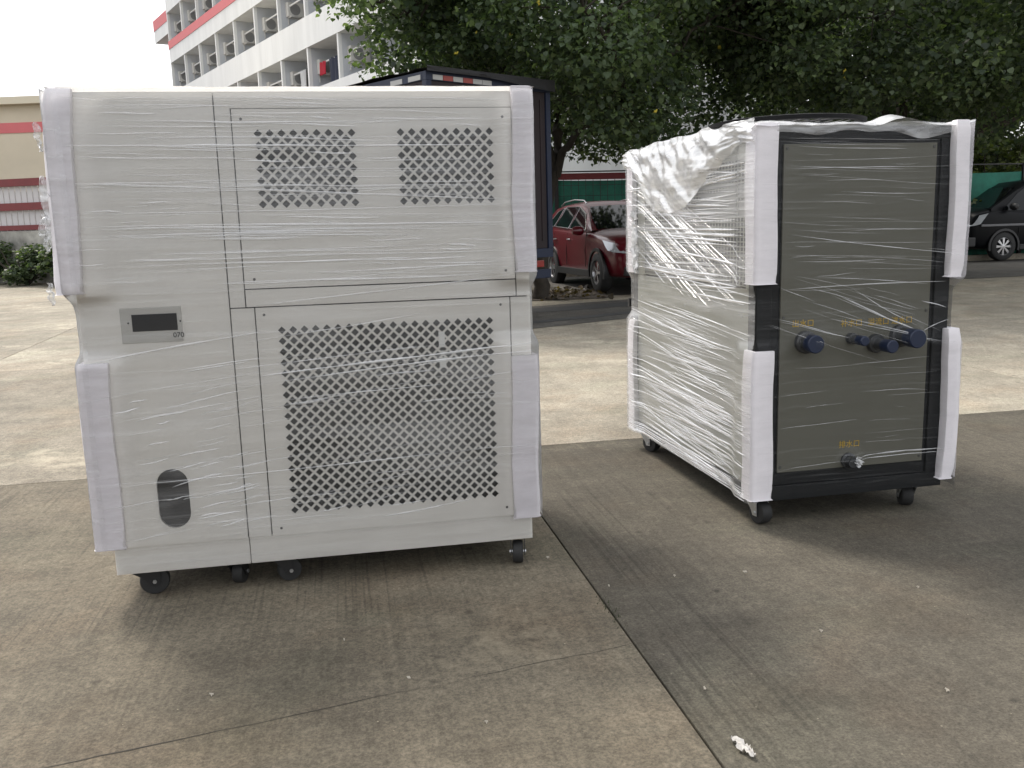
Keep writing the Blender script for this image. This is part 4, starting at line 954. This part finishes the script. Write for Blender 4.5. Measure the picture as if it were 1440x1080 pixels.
CAR = vehicle('parked_car', 'glossy maroon sport utility car parked by the green fence', (cx_, cy_, gz(cx_, cy_) + 0.008), hd, M_RED, suv_body, suv_house, dict(
    yb=.85, tumble=.50, w=.905, r=.34, axles=(1.35, -1.30), spokes=5, chrome=True, cat='car', mirror=.72, mz=1.06,
    windows=([(.66, .06), (.27, .80), (-.22, .86), (-.30, .06)], [(-.38, .06), (-.30, .86), (-1.05, .86), (-1.22, .08)], [(-1.30, .08), (-1.13, .84), (-1.45, .74), (-1.82, .10)]),
    seams=(.78, -.33, -1.2), handles=(-.18, -1.05), rail=[(0.0, .60, 1.555), (-.2, .585, 1.615), (-.8, .575, 1.645), (-1.4, .58, 1.615), (-1.6, .59, 1.55)],
    lamp=[[(2.11, .50, .80), (2.03, .68, .83), (1.86, .83, .86), (1.62, .885, .90)], [(2.155, .50, .74), (2.09, .69, .75), (1.93, .83, .78), (1.75, .885, .80)], [(2.185, .50, .69), (2.13, .69, .68), (1.98, .825, .70), (1.85, .88, .73)]],
    tail=(-2.17, -1.93, .55, .86, .86, 1.0), screen=[(.97, .74, 1.075), (.6, .71, 1.285), (.22, .62, 1.49)], rear=[(-2.12, .68, 1.14), (-1.98, .64, 1.34), (-1.72, .58, 1.51)],
    grille=(2.13, 2.205, .42, .55, .74), bumper=(2.02, 2.2, .68, .30, .46)))
van_body = [(2.20, .55, .40, .80, .84), (2.15, .74, .34, .98, 1.03), (2.05, .82, .28, 1.10, 1.16), (1.75, .86, .26, 1.18, 1.25), (1.5, .87, .25, 1.20, 1.25), (.8, .875, .25, 1.12, 1.14), (-.6, .875, .25, 1.10, 1.10), (-1.6, .87, .26, 1.10, 1.10), (-2.1, .83, .3, 1.08, 1.08), (-2.2, .76, .38, 1.0, 1.0)]
van_house = [(1.72, 1.17, 1.20), (1.4, 1.14, 1.40), (1.0, 1.11, 1.65), (.72, 1.10, 1.79), (.2, 1.08, 1.85), (-1.2, 1.08, 1.85), (-1.9, 1.08, 1.80), (-2.17, 1.07, 1.12)]
vfx, vfy = 11.56, 21.36; va = YAW + math.pi; vd = Vector((math.cos(va), math.sin(va))); vl = Vector((-vd.y, vd.x))
vcx, vcy = vfx - vd.x * 1.36 - vl.x * 0.80, vfy - vd.y * 1.36 - vl.y * 0.80
VAN = vehicle('parked_van', 'black van with silver spoked wheels parked against the green fence', (vcx, vcy, gz(vcx, vcy) + 0.008), va, M_BLK, van_body, van_house, dict(
    yb=.83, tumble=.20, w=.875, r=.33, axles=(1.36, -1.35), spokes=8, cat='van', mirror=1.25, mz=1.24, mirror_mat=M_BLACK, mould=.80,
    windows=([(1.42, .08), (1.0, .80), (.72, .9), (.25, .9), (.22, .08)], [(.12, .08), (.14, .9), (-.9, .9), (-.9, .08)], [(-1.0, .08), (-1.0, .9), (-1.8, .88), (-1.95, .1)]),
    seams=(1.0, .17, -.95), handles=(.35, -.05), rail=None,
    lamp=[[(2.13, .45, 1.0), (2.08, .66, 1.02), (1.98, .80, 1.06), (1.80, .855, 1.10)], [(2.18, .45, .90), (2.14, .66, .92), (2.04, .81, .95), (1.90, .86, .98)], [(2.21, .45, .80), (2.18, .66, .81), (2.09, .815, .83), (2.0, .865, .86)]],
    tail=(-2.2, -2.0, .66, .86, .8, 1.1), screen=[(1.72, .74, 1.215), (1.4, .71, 1.415), (.98, .64, 1.68)], rear=[(-2.19, .66, 1.15), (-2.0, .62, 1.68)],
    grille=(2.15, 2.225, .42, .66, .80), bumper=(2.05, 2.24, .80, .34, .56)))

# ================================================================== FENCE with green netting, along the far side of the yard
M_NET = mat('net_green', (0.03, 0.19, 0.135), 0.75, var=0.35, scale=2.2, bump=0.3, bscale=40)
M_POST = mat('fence_post', (0.022, 0.02, 0.022), 0.5); M_FRED = mat('rail_red', (0.17, 0.028, 0.032), 0.55, var=0.12, scale=4)
def yfz(a, b): 
    x, y = yard(a, b); return x, y, gz(x, y)
FB = 14.4
FE = empty('mesh_fence', yfz(0, FB), YAW); tag(FE, 'green netted steel fence with dark posts and red top rail', 'fence')
fa0, fa1 = 1.6, 26.0; k = 0
nb = MB(); secs = []
a = fa0
while a < fa1 - 0.01:
    b_ = min(a + 2.35, fa1)
    box('post', a - 0.04, a + 0.04, -0.04, 0.04, 0.0, 2.30, M_POST, FE)
    secs = []
    nx = 12
    for i in range(nx + 1):
        x = a + 0.042 + (b_ - a - 0.084) * i / nx; secs.append([(x, 0.012 + 0.012 * fbm(x * 3, z * 2.5, 1.0), z - 0.02 * math.sin(math.pi * i / nx) * (z > 1.9)) for z in np.linspace(0.08, 2.092, 12)])
    MB().loft(secs).build('netting', M_NET, FE, smooth=True)
    if a < 8.5:
        box('red_rail', a + 0.041, b_ - 0.041, -0.02, 0.0, 2.10, 2.24, M_FRED, FE)
        box('mid_rail', a + 0.041, b_ - 0.041, 0.03, 0.05, 1.50, 1.60, mat('rail_brown', (0.08, 0.06, 0.05), 0.6), FE)
        bars = MB()
        for i in range(1, 14): xx = a + (b_ - a) * i / 14; bars.tube([(xx, -0.02, 0.1), (xx, -0.02, 2.1)], 0.006, 4)
        for z in (0.5, 0.9, 1.3, 1.75, 1.98): bars.tube([(a + 0.041, -0.028, z), (b_ - 0.041, -0.028, z)], 0.005, 4)
        bars.build('wire_grid', M_POST, FE)
    box('top_rail', a + 0.041, b_ - 0.041, -0.015, 0.015, 2.262, 2.29, M_POST, FE)
    a = b_
box('post', fa1 - 0.04, fa1 + 0.04, -0.04, 0.04, 0.0, 2.30, M_POST, FE)
x, y, z = yfz(0, FB - 0.55)
KB = empty('fence_kerb', (x, y, z), YAW); KB['kind'] = 'structure'
for i in range(24): box('kerb_stone', 1.2 + i * 1.03, 2.215 + i * 1.03, 0, 0.15, -0.02, 0.14, M_CONC['light'], KB, bevel=0.012)
sheet('fence_verge', [yard(1.2, FB - 0.4), yard(26, FB - 0.4), yard(26, FB + 4.0), yard(1.2, FB + 4.0)], mat('soil', (0.07, 0.055, 0.04), 0.95, var=0.4, scale=9), lift=0.10, kind='structure')

# ================================================================== DORMITORY (upper left, running away from behind the trees)
M_DW = mat('dorm_white', (0.74, 0.745, 0.735), 0.75, var=0.10, scale=1.0, stretch=(1.2, 1.2, 0.16)); M_DR = mat('dorm_red', (0.62, 0.16, 0.17), 0.7, var=0.06, scale=1.5)
M_DG = mat('dorm_shade_pipe_grey', (0.52, 0.54, 0.57), 0.8, var=0.06, scale=1.0); M_ACW = mat('ac_white', (0.58, 0.57, 0.54), 0.5, var=0.08, scale=4)  # bay grey: white partitions with their shade in the colour; also the downpipe
DO = empty('dormitory_block', (-19.625, 56.0, 0.4), math.atan2(-0.837, 0.547))
tag(DO, 'long white dormitory with rows of balcony bays and a red band', 'building')
BAY = 3.08; NB = 11; DEP = 1.45; z00 = -0.4
ceil = [17.05, 14.25, 11.45, 8.65, 5.85, 3.05]
box('back_wall', -0.3, NB * BAY + 0.2, DEP, DEP + 9.0, z00, 18.6, M_DW, DO)
box('roof_slab', -0.6, NB * BAY + 0.5, -0.5, DEP + 9.2, 18.602, 18.85, M_DW, DO)
box('parapet', -0.05, NB * BAY + 0.1, 0.0, 0.16, ceil[0] + z00, 18.6, M_DW, DO)
for k, zc in enumerate(ceil):
    zr = zc - 1.64; zn = ceil[k + 1] if k + 1 < len(ceil) else zc - 2.8
    box('parapet', -0.05, NB * BAY + 0.1, 0.0, 0.16, max(zn, 0.3) + z00, zr + z00, M_DW, DO)
    box('floor_slab', -0.05, NB * BAY + 0.1, 0.162, DEP - 0.002, zn + z00, zn + 0.14 + z00, M_DW, DO)
    if k in (1,): box('red_band', -0.06, NB * BAY + 0.11, -0.03, -0.002, zr - 0.38 + z00, zr + 0.06 + z00, M_DR, DO)
    for i in range(NB + 1):
        box('partition', i * BAY - 0.05, i * BAY + 0.07, 0.162, DEP - 0.002, zn + 0.142 + z00, zc - 0.002 + z00, M_DG, DO)
        box('partition_edge', i * BAY - 0.055, i * BAY + 0.075, 0.02, 0.16, zr + 0.002 + z00, zc - 0.002 + z00, M_DW, DO)
    for i in range(NB):
        MB().tube([(i * BAY + 0.08, 0.45, zc - 0.62 + z00), (i * BAY + BAY - 0.06, 0.45, zc - 0.62 + z00)], 0.035, 6).build('drying_rod', M_DW, DO)
        if k >= 1:
            box('balcony_door', i * BAY + 0.5, i * BAY + 1.3, DEP - 0.03, DEP - 0.003, zn + 0.16 + z00, zn + 2.2 + z00, mat('door_grey', (0.25, 0.27, 0.29), 0.5), DO)
# stair tower and its ledges beyond the far end
box('end_tower', -1.6, -0.06, 1.0, 8.0, z00, 17.6, M_DW, DO)
box('tower_window', -1.2, -0.55, 0.97, 0.998, 12.1 + z00, 12.9 + z00, M_GLASS, DO)
for (s0, s1, z0, z1) in ((-4.2, -0.5, 13.3, 14.0), (-2.0, -0.1, 10.5, 11.2)):
    l_ = box('ledge', s0, s1, 0.2 if s0 < -3 else 0.6, 2.2, z0 + z00, z1 + z00, M_DW, DO); box('ledge_red_band', s0 - 0.01, s1 + 0.01, (0.2 if s0 < -3 else 0.6) - 0.02, 2.2, z1 + 0.002 + z00, z1 + 0.62 + z00, M_DR, DO)
# air conditioners, one in each visible bay
dm = Matrix.Translation((-19.625, 56.0, 0.4)) @ Matrix.Rotation(math.atan2(-0.837, 0.547), 4, 'Z')
def make_ac():
    e = empty('air_conditioner')
    box('case', 0.0, 0.30, 0.0, 0.78, 0.0, 0.56, M_ACW, e, bevel=0.02)
    MB().lathe([(0.001, 0.304), (0.20, 0.304), (0.215, 0.312), (0.23, 0.304)], 'x', 20, (0, 0.32, 0.28)).build('fan_grille', mat('ac_grille', (0.22, 0.22, 0.22), 0.6), e)
    MB().box(0.0, 0.42, 0.08, 0.12, -0.05, -0.002).box(0.0, 0.42, 0.62, 0.66, -0.05, -0.002).box(0.0, 0.03, 0.10, 0.64, -0.045, -0.012).box(0.0, 0.04, 0.08, 0.12, -0.3, -0.052).box(0.0, 0.04, 0.62, 0.66, -0.3, -0.052).build('bracket', M_ACW, e)
    return e
ac0 = None
for k in (0, 1, 2, 3):
    for i in range(9):
        e = make_ac() if ac0 is None else copy_tree(ac0)
        ac0 = ac0 or e
        e.matrix_world = dm @ Matrix.Translation((i * BAY + 0.075, 0.36, ceil[k] - 1.02 + z00))
        tag(e, 'white air conditioner unit hung inside a balcony bay of the white dormitory', 'air conditioner', 'air conditioners in the dormitory bays')
# washing on the rods
def cloth(name, s, w, h, colr, k, label, d=0.45, cat='laundry'):
    secs = []
    for j in range(9):
        t = j / 8; secs.append([(s + (i / 8 - .5) * w, d - 0.05 + 0.04 * math.sin(i * 1.9 + t), ceil[k] - 0.60 + z00 - h * t) for i in range(9)])
    m = mat('cloth_' + name, colr, 0.9)
    o = MB().loft(secs).build(name, m, smooth=True); so = o.modifiers.new('thick', 'SOLIDIFY'); so.thickness = 0.01
    o.matrix_world = dm; return tag(o, label, cat)
cloth('red_cloth', 7 * BAY + 0.55, 0.7, 0.5, (0.45, 0.03, 0.05), 3, 'small red cloth hanging on a dormitory balcony rod')
cloth('dark_trousers', 7 * BAY + 1.75, 0.9, 1.5, (0.03, 0.035, 0.06), 3, 'dark blue trousers hanging on a dormitory balcony rod')
cloth('white_shirt', 7 * BAY + 2.5, 0.4, 1.3, (0.7, 0.7, 0.72), 3, 'white shirt beside dark trousers on a dormitory balcony')
cloth('striped_top', 6 * BAY + 1.5, 0.6, 0.9, (0.6, 0.6, 0.6), 3, 'pale grey top hanging on a dormitory balcony rod')
cloth('black_top', 6 * BAY + 2.1, 0.4, 0.9, (0.03, 0.03, 0.03), 3, 'black top hanging beside a pale grey top on a dormitory balcony')

# ================================================================== WHITE ANNEX behind the fence and trees
AX = empty('white_annex', (0.2, 33.0, 0.4), 0.05); tag(AX, 'white building with a strip of dark windows behind the mesh fence', 'building')
box('wall', 0.0, 10.5, 0.0, 8.0, -0.4, 15.0, M_DW, AX)
box('roof', -0.3, 10.8, -0.4, 8.3, 15.002, 15.25, M_DW, AX)
for fl in range(4):
    z0 = 3.55 + fl * 3.0
    for i in range(6):
        x0 = 3.9 + i * 1.1 if fl == 0 else 0.6 + i * 1.65
        w = box('window', x0, x0 + 1.0, -0.05, -0.002, z0, z0 + (0.75 if fl == 0 else 1.4), M_DW, AX); box('pane', x0 + 0.06, x0 + 0.94, -0.062, -0.052, z0 + 0.06, z0 + (0.69 if fl == 0 else 1.34), M_GLASS, w)
box('sill_ledge', 3.6, 10.5, -0.25, -0.002, 3.38, 3.5, M_DW, AX)
MB().tube([(1.7, -0.08, 0), (1.7, -0.08, 14.8)], 0.05, 8).build('downpipe', M_DG, AX)
def flat_cloth(name, x, y, z, w, h, colr, label):
    m = mat('cloth_' + name, colr, 0.9); secs = [[(x + (i / 6 - .5) * w, y + 0.04 * math.sin(i * 1.7 + j), z - h * j / 6) for i in range(7)] for j in range(7)]
    o = MB().loft(secs).build(name, m, smooth=True); so = o.modifiers.new('thick', 'SOLIDIFY'); so.thickness = 0.01
    return tag(o, label, 'laundry')

# ================================================================== LEFT EDGE: retaining wall, railing, cream building, hedge
WL = empty('retaining_wall', (-13.5, 23.0, gz(-13.5, 23.0)), -0.25); tag(WL, 'stained grey concrete retaining wall with a dark hedge at its foot', 'wall')
M_STAIN = mat('stained_concrete', (0.33, 0.32, 0.29), 0.9, var=0.65, scale=1.6, bump=0.2, bscale=20)
for i in range(8): box('wall_panel', -10 + i * 2.5, -7.506 + i * 2.5, 0, 0.25, -0.3, 1.26, M_STAIN, WL, bevel=0.01)
RL = empty('railing', (-13.5, 23.0, gz(-13.5, 23.0) + 1.262), -0.25); tag(RL, 'maroon barred railing with pale pickets on top of the stained wall', 'railing')
M_PK = mat('picket_pale', (0.55, 0.54, 0.55), 0.5)
for z0, z1 in ((0.02, 0.14), (0.50, 0.68), (1.08, 1.26)): box('rail', -10, 10, 0.06, 0.16, z0, z1, M_FRED, RL)
for i in range(116): box('picket', -9.95 + i * 0.172, -9.95 + i * 0.172 + 0.14, 0.165, 0.19, 0.0, 1.2, M_PK, RL)
CB = empty('cream_building', (-22, 33.5, 0.5), -0.06); tag(CB, 'cream low building with a thin red band beyond the railing', 'building')
M_CR = mat('cream_wall', (0.60, 0.53, 0.41), 0.85, var=0.08, scale=0.6)
box('wall', -12, 9.3, 0, 9, 2.6, 5.6, M_CR, CB); box('red_band', -12.02, 9.32, -0.03, 9.02, 4.65, 5.0, M_DR, CB)
box('roof', -12.3, 9.6, -0.3, 9.3, 5.602, 5.85, mat('cream_trim', (0.66, 0.60, 0.47), 0.8), CB)
box('plinth', -12, 9.3, -0.02, 9, -0.6, 2.598, mat('plinth_grey', (0.19, 0.18, 0.165), 0.9, var=0.2, scale=1.0), CB)
for i in range(5):
    w = box('window', -10.5 + i * 3.2, -9.1 + i * 3.2, -0.06, -0.002, 2.95, 4.2, M_CR, CB); box('pane', -10.4 + i * 3.2, -9.2 + i * 3.2, -0.07, -0.062, 3.05, 4.1, M_GLASS, w)

# ================================================================== FOLIAGE
LEAF = leaf_mat('leaf_green', (0.040, 0.060, 0.040), (0.080, 0.115, 0.066), (0.17, 0.22, 0.115))
LEAF_D = leaf_mat('leaf_dark', (0.038, 0.056, 0.038), (0.074, 0.104, 0.062), (0.15, 0.19, 0.10))
LEAF_O = leaf_mat('leaf_olive', (0.06, 0.075, 0.03), (0.10, 0.125, 0.05), (0.18, 0.20, 0.08))
BARK = mat('bark', (0.045, 0.038, 0.030), 0.9, var=0.35, scale=10, bump=0.6, bscale=30)
LEAF_SHAPE = np.array([(0, 0, 0), (0.46, 0.10, 0.05), (0.50, 0.48, 0.07), (0, 1.05, -0.10), (-0.50, 0.48, 0.07), (-0.46, 0.10, 0.05), (0, 0.5, 0.0)])
LEAF_FACES = [(0, 1, 2, 6), (6, 2, 3), (6, 3, 4), (0, 6, 4, 5)]
def leaf_frames(pos, size, droop=0.6, out=None):
    n = len(pos); az = rng.uniform(0, 2 * math.pi, n)
    if out is not None: 
        az = np.where(rng.random(n) < 0.6, np.arctan2(out[:, 1], out[:, 0]) + rng.normal(0, 0.8, n), az)
    pitch = -rng.normal(droop, 0.45, n)
    d = np.stack([np.cos(az) * np.cos(pitch), np.sin(az) * np.cos(pitch), np.sin(pitch)], 1)
    up_ = np.stack([rng.normal(0, .35, n), rng.normal(0, .35, n), np.ones(n)], 1)
    x = np.cross(d, up_); x /= np.linalg.norm(x, axis=1, keepdims=True); z = np.cross(x, d)
    s = rng.normal(1, .22, n).clip(.5, 1.5) * size
    return x, d, z, s
def leaf_mesh(name, pos, size, m, droop=0.6, out=None):
    x, d, z, s = leaf_frames(pos, size, droop, out); k = len(LEAF_SHAPE)
    V = pos[:, None, :] + s[:, None, None] * (LEAF_SHAPE[None, :, 0:1] * x[:, None, :] + LEAF_SHAPE[None, :, 1:2] * d[:, None, :] + LEAF_SHAPE[None, :, 2:3] * z[:, None, :])
    V = V.reshape(-1, 3); n = len(pos); idx = []; tot = []
    base = np.arange(n) * k
    loops = np.concatenate([np.array(f) for f in LEAF_FACES]); lt = np.array([len(f) for f in LEAF_FACES])
    li = (base[:, None] + loops[None, :]).reshape(-1); lc = np.tile(lt, n); ls = np.concatenate([[0], np.cumsum(lc)[:-1]])
    me = bpy.data.meshes.new(name); me.vertices.add(len(V)); me.vertices.foreach_set('co', V.astype(np.float32).reshape(-1))
    me.loops.add(len(li)); me.loops.foreach_set('vertex_index', li.astype(np.int32)); me.polygons.add(len(lc)); me.polygons.foreach_set('loop_start', ls.astype(np.int32))
    me.polygons.foreach_set('loop_total', lc.astype(np.int32)); me.update(calc_edges=True); me.materials.append(m)
    return me
def clump_points(cl, per):
    """cl: (x, y, z, r) clumps; leaves mostly on the outer, upper shell of each clump"""
    P = []; O = []
    for (x, y, z, r) in cl:
        n = int(per * r * r * rng.uniform(.7, 1.2)); u = rng.normal(0, 1, (n, 3)); u /= np.linalg.norm(u, axis=1, keepdims=True)
        rad = r * rng.uniform(0.25, 1, n) ** 0.5; q = u * rad[:, None] * np.array([1, 1, .62]) 
        P.append(q + np.array([x, y, z])); O.append(u)
    return np.concatenate(P), np.concatenate(O)
def limb(mb, pts, r0, r1, seg=8, wob=0.05):
    pts = [Vector(p) for p in pts]; n = 5; out_ = []; 
    for i in range(len(pts) - 1):
        for k in range(n): out_.append(pts[i].lerp(pts[i + 1], k / n) + Vector((random.gauss(0, wob), random.gauss(0, wob), random.gauss(0, wob))) * (1 if (i or k) else 0))
    out_.append(pts[-1]); m = len(out_)
    mb.tube(out_, [r0 + (r1 - r0) * i / (m - 1) for i in range(m)], seg); return out_
def tree(name, label, base, trunk, limbs, region, ncl, per, size, m, rcl=(0.45, 0.95), nparts=300, flowers=0, group=None, droop=0.6):
    e = empty(name, base); tag(e, label, 'tree', group)
    b = Vector(base); loc = lambda p: tuple(Vector(p) - b)
    tm = MB(); limb(tm, [loc(p) for p in trunk[0]], trunk[1], trunk[2], 12, 0.03); tr_ = tm.build('trunk', BARK, e, smooth=True)
    ends = []
    bm_ = MB()
    for (pts, r0, r1) in limbs:
        o_ = limb(bm_, [loc(p) for p in pts], r0, r1, 8, 0.05); ends += o_[len(o_) // 3:]
    # clumps of leaves through the crown
    cl = []
    tries = 0
    while len(cl) < ncl and tries < ncl * 40:
        tries += 1
        x, y, z = region['c'][0] + random.uniform(-1, 1) * region['r'][0], region['c'][1] + random.uniform(-1, 1) * region['r'][1], region['c'][2] + random.uniform(-1, 1) * region['r'][2]
        q = sum(((v - c) / r) ** 2 for v, c, r in zip((x, y, z), region['c'], region['r']))
        if q > 1 or (q < 0.25 and random.random() < 0.6): continue
        if z < region['low'](x, y) : continue
        if fbm(x * .45, y * .45, z * .6 + 3) < region.get('gap', -0.2): continue
        cl.append((x - b.x, y - b.y, z - b.z, random.uniform(*rcl)))
    # twigs from the limbs to the clumps
    for (x, y, z, r) in cl:
        en = min(ends, key=lambda p: (p - Vector((x, y, z))).length + random.random() * 0.8); mid = en.lerp(Vector((x, y, z)), 0.55) + Vector((random.gauss(0, .1), random.gauss(0, .1), random.gauss(0.05, .1)))
        bm_.tube([en, mid, (x, y, z)], [0.014, 0.009, 0.004], 4, cap=False)
    bm_.build('limbs', BARK, e, smooth=True)
    P, O = clump_points(cl, per)
    wp = P + np.array(base); view = wp - np.array([0, 0, CAM_H]); dist = np.linalg.norm(view, axis=1)
    # the leaves that show largest stay single; the rest is one mass
    hz = np.abs(view[:, 0] / view[:, 1]) < 0.6; up_ok = (view[:, 2] / view[:, 1]) < 0.27
    score = dist + np.where(hz & up_ok, 0, 100); order = np.argsort(score); ni = order[:nparts]; rest = order[nparts:]
    crown = link('crown', leaf_mesh('crown', P[rest], size, m, droop, O[rest]), None, e); crown['kind'] = 'stuff'
    if nparts:
        me = leaf_mesh('leaf', np.zeros((1, 3)), 1.0, m, 0.0)
        one = bpy.data.meshes.new('leaf'); one.from_pydata([tuple(v) for v in LEAF_SHAPE], [], LEAF_FACES); one.materials.append(m)
        x, d, z, s = leaf_frames(P[ni], size, droop, O[ni])
        for q in range(len(ni)):
            o = bpy.data.objects.new('leaf', one); col.objects.link(o); o.parent = e
            o.matrix_local = Matrix(((x[q, 0] * s[q], d[q, 0] * s[q], z[q, 0] * s[q], P[ni[q], 0]), (x[q, 1] * s[q], d[q, 1] * s[q], z[q, 1] * s[q], P[ni[q], 1]), (x[q, 2] * s[q], d[q, 2] * s[q], z[q, 2] * s[q], P[ni[q], 2]), (0, 0, 0, 1)))
    if flowers:
        fm = mat('flower_yellow', (0.75, 0.62, 0.08), 0.6); cand = [i for i in order[:4000]]
        fl = MB()
        for t in range(5):
            an = t * 2 * math.pi / 5; c, q = math.cos(an), math.sin(an); fl.quad((0, 0, 0), (0.5 * c - .3 * q, .3 * c + .5 * q, .45), (0.75 * c, .75 * q, .6), (0.5 * c + .3 * q, .5 * q - .3 * c, .45))
        fme = fl.mesh('flower'); fme.materials.append(fm)
        for i in random.sample(cand, flowers):
            o = bpy.data.objects.new('flower', fme); col.objects.link(o); o.parent = e; o.location = tuple(P[i] + np.array([0, -0.06, 0.02])); o.scale = (0.055,) * 3; o.rotation_euler = (random.uniform(0.6, 1.8), 0, random.uniform(0, 6))
    return e
bA = (0.50, 15.2, gz(0.50, 15.2))
tree('shade_tree', 'broad leafy tree with yellow flowers leaning over the box truck', bA,
     ([bA, (0.54, 15.15, 1.2), (0.76, 15.0, 2.25)], 0.14, 0.10),
     [([(0.78, 15.0, 2.2), (1.1, 14.6, 2.75), (1.75, 14.2, 3.2), (2.7, 14.2, 4.0), (3.6, 14.4, 4.9)], 0.07, 0.015), ([(0.78, 15.0, 2.2), (0.5, 14.8, 3.2), (-0.5, 14.6, 4.3), (-1.6, 14.4, 4.9)], 0.09, 0.02),
      ([(0.78, 15.0, 2.2), (1.0, 15.3, 3.6), (1.4, 15.6, 5.2), (1.6, 15.4, 7.0)], 0.10, 0.03), ([(-0.5, 14.6, 4.3), (-1.2, 13.8, 4.3), (-1.8, 13.2, 4.5)], 0.035, 0.012), ([(1.75, 14.2, 3.2), (1.6, 13.0, 3.6), (1.0, 12.0, 4.2)], 0.05, 0.02)],
     dict(c=(1.5, 15.0, 5.0), r=(4.15, 3.2, 2.7), gap=-0.14, low=lambda x, y: 3.25 + (0.35 * max(0, -x) if x < 0 else -0.75 * sstep(0.6, 2.0, x)) - 0.02 * (y - 14)), 250, 820, 0.070, LEAF, flowers=6)
bB = (7.6, 17.6, gz(7.6, 17.6))
tree('shade_tree', 'broad dense leafy tree standing between the grey wrapped unit and black van', bB,
     ([bB, (7.55, 17.5, 1.2), (7.45, 17.3, 2.3)], 0.20, 0.16),
     [([(7.45, 17.3, 2.3), (8.4, 17.0, 2.75), (9.6, 16.6, 3.3), (11.0, 16.4, 4.2)], 0.15, 0.04), ([(7.45, 17.3, 2.3), (6.9, 17.2, 3.6), (5.9, 17.3, 4.8), (4.8, 17.2, 5.6)], 0.08, 0.02),
      ([(7.45, 17.3, 2.3), (7.3, 17.5, 4.0), (7.2, 17.6, 6.8)], 0.13, 0.04), ([(6.9, 17.2, 3.6), (6.3, 15.8, 4.5), (5.8, 14.8, 5.0)], 0.045, 0.012), ([(9.6, 16.6, 3.3), (9.4, 15.0, 4.0), (9.2, 14.0, 4.6)], 0.06, 0.02)],
     dict(c=(7.4, 17.0, 5.2), r=(5.6, 4.2, 2.9), low=lambda x, y: 2.85 - 0.1 * sstep(7, 9, x)), 320, 700, 0.077, LEAF_D, flowers=5)
bC = (13.5, 27.0, gz(13.5, 27.0))
tree('background_tree', 'dark tree beyond the green fence behind the black van', bC, ([bC, (13.4, 27.0, 1.5), (13.3, 27, 3.0)], 0.2, 0.14),
     [([(13.3, 27, 3.0), (11.5, 26.5, 4.2), (9.5, 26, 5)], 0.1, 0.03), ([(13.3, 27, 3.0), (15.5, 26.8, 4.5), (17, 27, 5.4)], 0.1, 0.03), ([(13.3, 27, 3), (13.3, 27.3, 7)], 0.1, 0.03)],
     dict(c=(13.0, 27.0, 5.4), r=(5.5, 3.5, 3.4), low=lambda x, y: 2.3), 130, 120, 0.22, LEAF_D, rcl=(0.8, 1.5), nparts=0)
bD = (22.5, 27.5, gz(22.5, 27.5))
tree('background_tree', 'dark spreading tree at the far end of the green fence', bD, ([bD, (22.5, 27.5, 1.5), (22.3, 27.4, 3.0)], 0.2, 0.14),
     [([(22.3, 27.4, 3.0), (20.5, 26.5, 4.2), (18.5, 26, 5)], 0.1, 0.03), ([(22.3, 27.4, 3.0), (24.5, 26.8, 4.5)], 0.1, 0.03), ([(22.3, 27.4, 3), (22.3, 27.3, 7)], 0.1, 0.03)],
     dict(c=(22.0, 27.3, 5.0), r=(5.5, 3.5, 3.6), low=lambda x, y: 2.0), 110, 110, 0.22, LEAF_D, rcl=(0.8, 1.5), nparts=0)
# shrubs: behind the fence on the right and the hedge at the left wall
def shrub(name, label, x, y, w, d, h, n, size, m, group=None):
    z = gz(x, y); e = empty(name, (x, y, z)); tag(e, label, 'shrub', group)
    sm = MB()
    for k in range(6): t = k * 1.05; sm.tube([(0, 0, 0), (0.3 * w * math.cos(t), 0.3 * d * math.sin(t), h * .5), (0.4 * w * math.cos(t), 0.4 * d * math.sin(t), h * .85)], [0.03, 0.02, 0.008], 5, cap=False)
    sm.build('stems', BARK, e)
    cl = [(random.uniform(-.5, .5) * w, random.uniform(-.5, .5) * d, random.uniform(.18, .88) * h, random.uniform(.22, .4) * min(w, h)) for _ in range(16)]
    P, O = clump_points(cl, n); P[:, 2] = np.maximum(P[:, 2], 0.02)
    f = link('foliage', leaf_mesh('foliage', P, size, m, 0.3, O), None, e); f['kind'] = 'stuff'
    return e
for k, (a_, hh) in enumerate(((11.5, 3.4), (13.6, 3.7), (15.8, 3.4), (18.2, 3.6))):
    x, y = yard(a_, FB + 1.3); shrub('olive_shrub', 'olive green shrub rising behind the green fence', x, y, 2.4, 1.6, hh, 420, 0.12, LEAF_O, 'shrubs behind the green fence')
for k in range(5):
    x = -16.6 + k * 1.7; y = 23.0 - 0.25 * (x + 13.5) - 0.75; shrub('hedge_shrub', 'dark low shrub at the foot of the stained retaining wall', x, y, 1.9, 0.9, random.uniform(0.75, 1.1), 1500, 0.075, LEAF_D, 'hedge at the retaining wall')
# fallen leaves under the tree by the truck
M_DRY = leaf_mat('leaf_dry', (0.03, 0.022, 0.014), (0.06, 0.042, 0.024), (0.11, 0.075, 0.04))
n = 520; px = rng.normal(0.55, 0.6, n).clip(-1.5, 1.7); py = rng.normal(15.9, 0.5, n); pz = np.array([gz(x, y) for x, y in zip(px, py)]) + rng.uniform(0.01, 0.07, n)
lt_ = link('leaf_litter', leaf_mesh('leaf_litter', np.stack([px, py, pz], 1), 0.07, M_DRY, 0.0), None); tag(lt_, 'brown fallen leaves heaped under the tree beside the truck', 'leaf litter', kind='stuff')
sheet('tree_pit', [(-1.0, 14.7), (1.75, 15.0), (1.5, 16.6), (-1.2, 16.4)], mat('soil', (0.07, 0.055, 0.04)), lift=0.012, kind='structure')
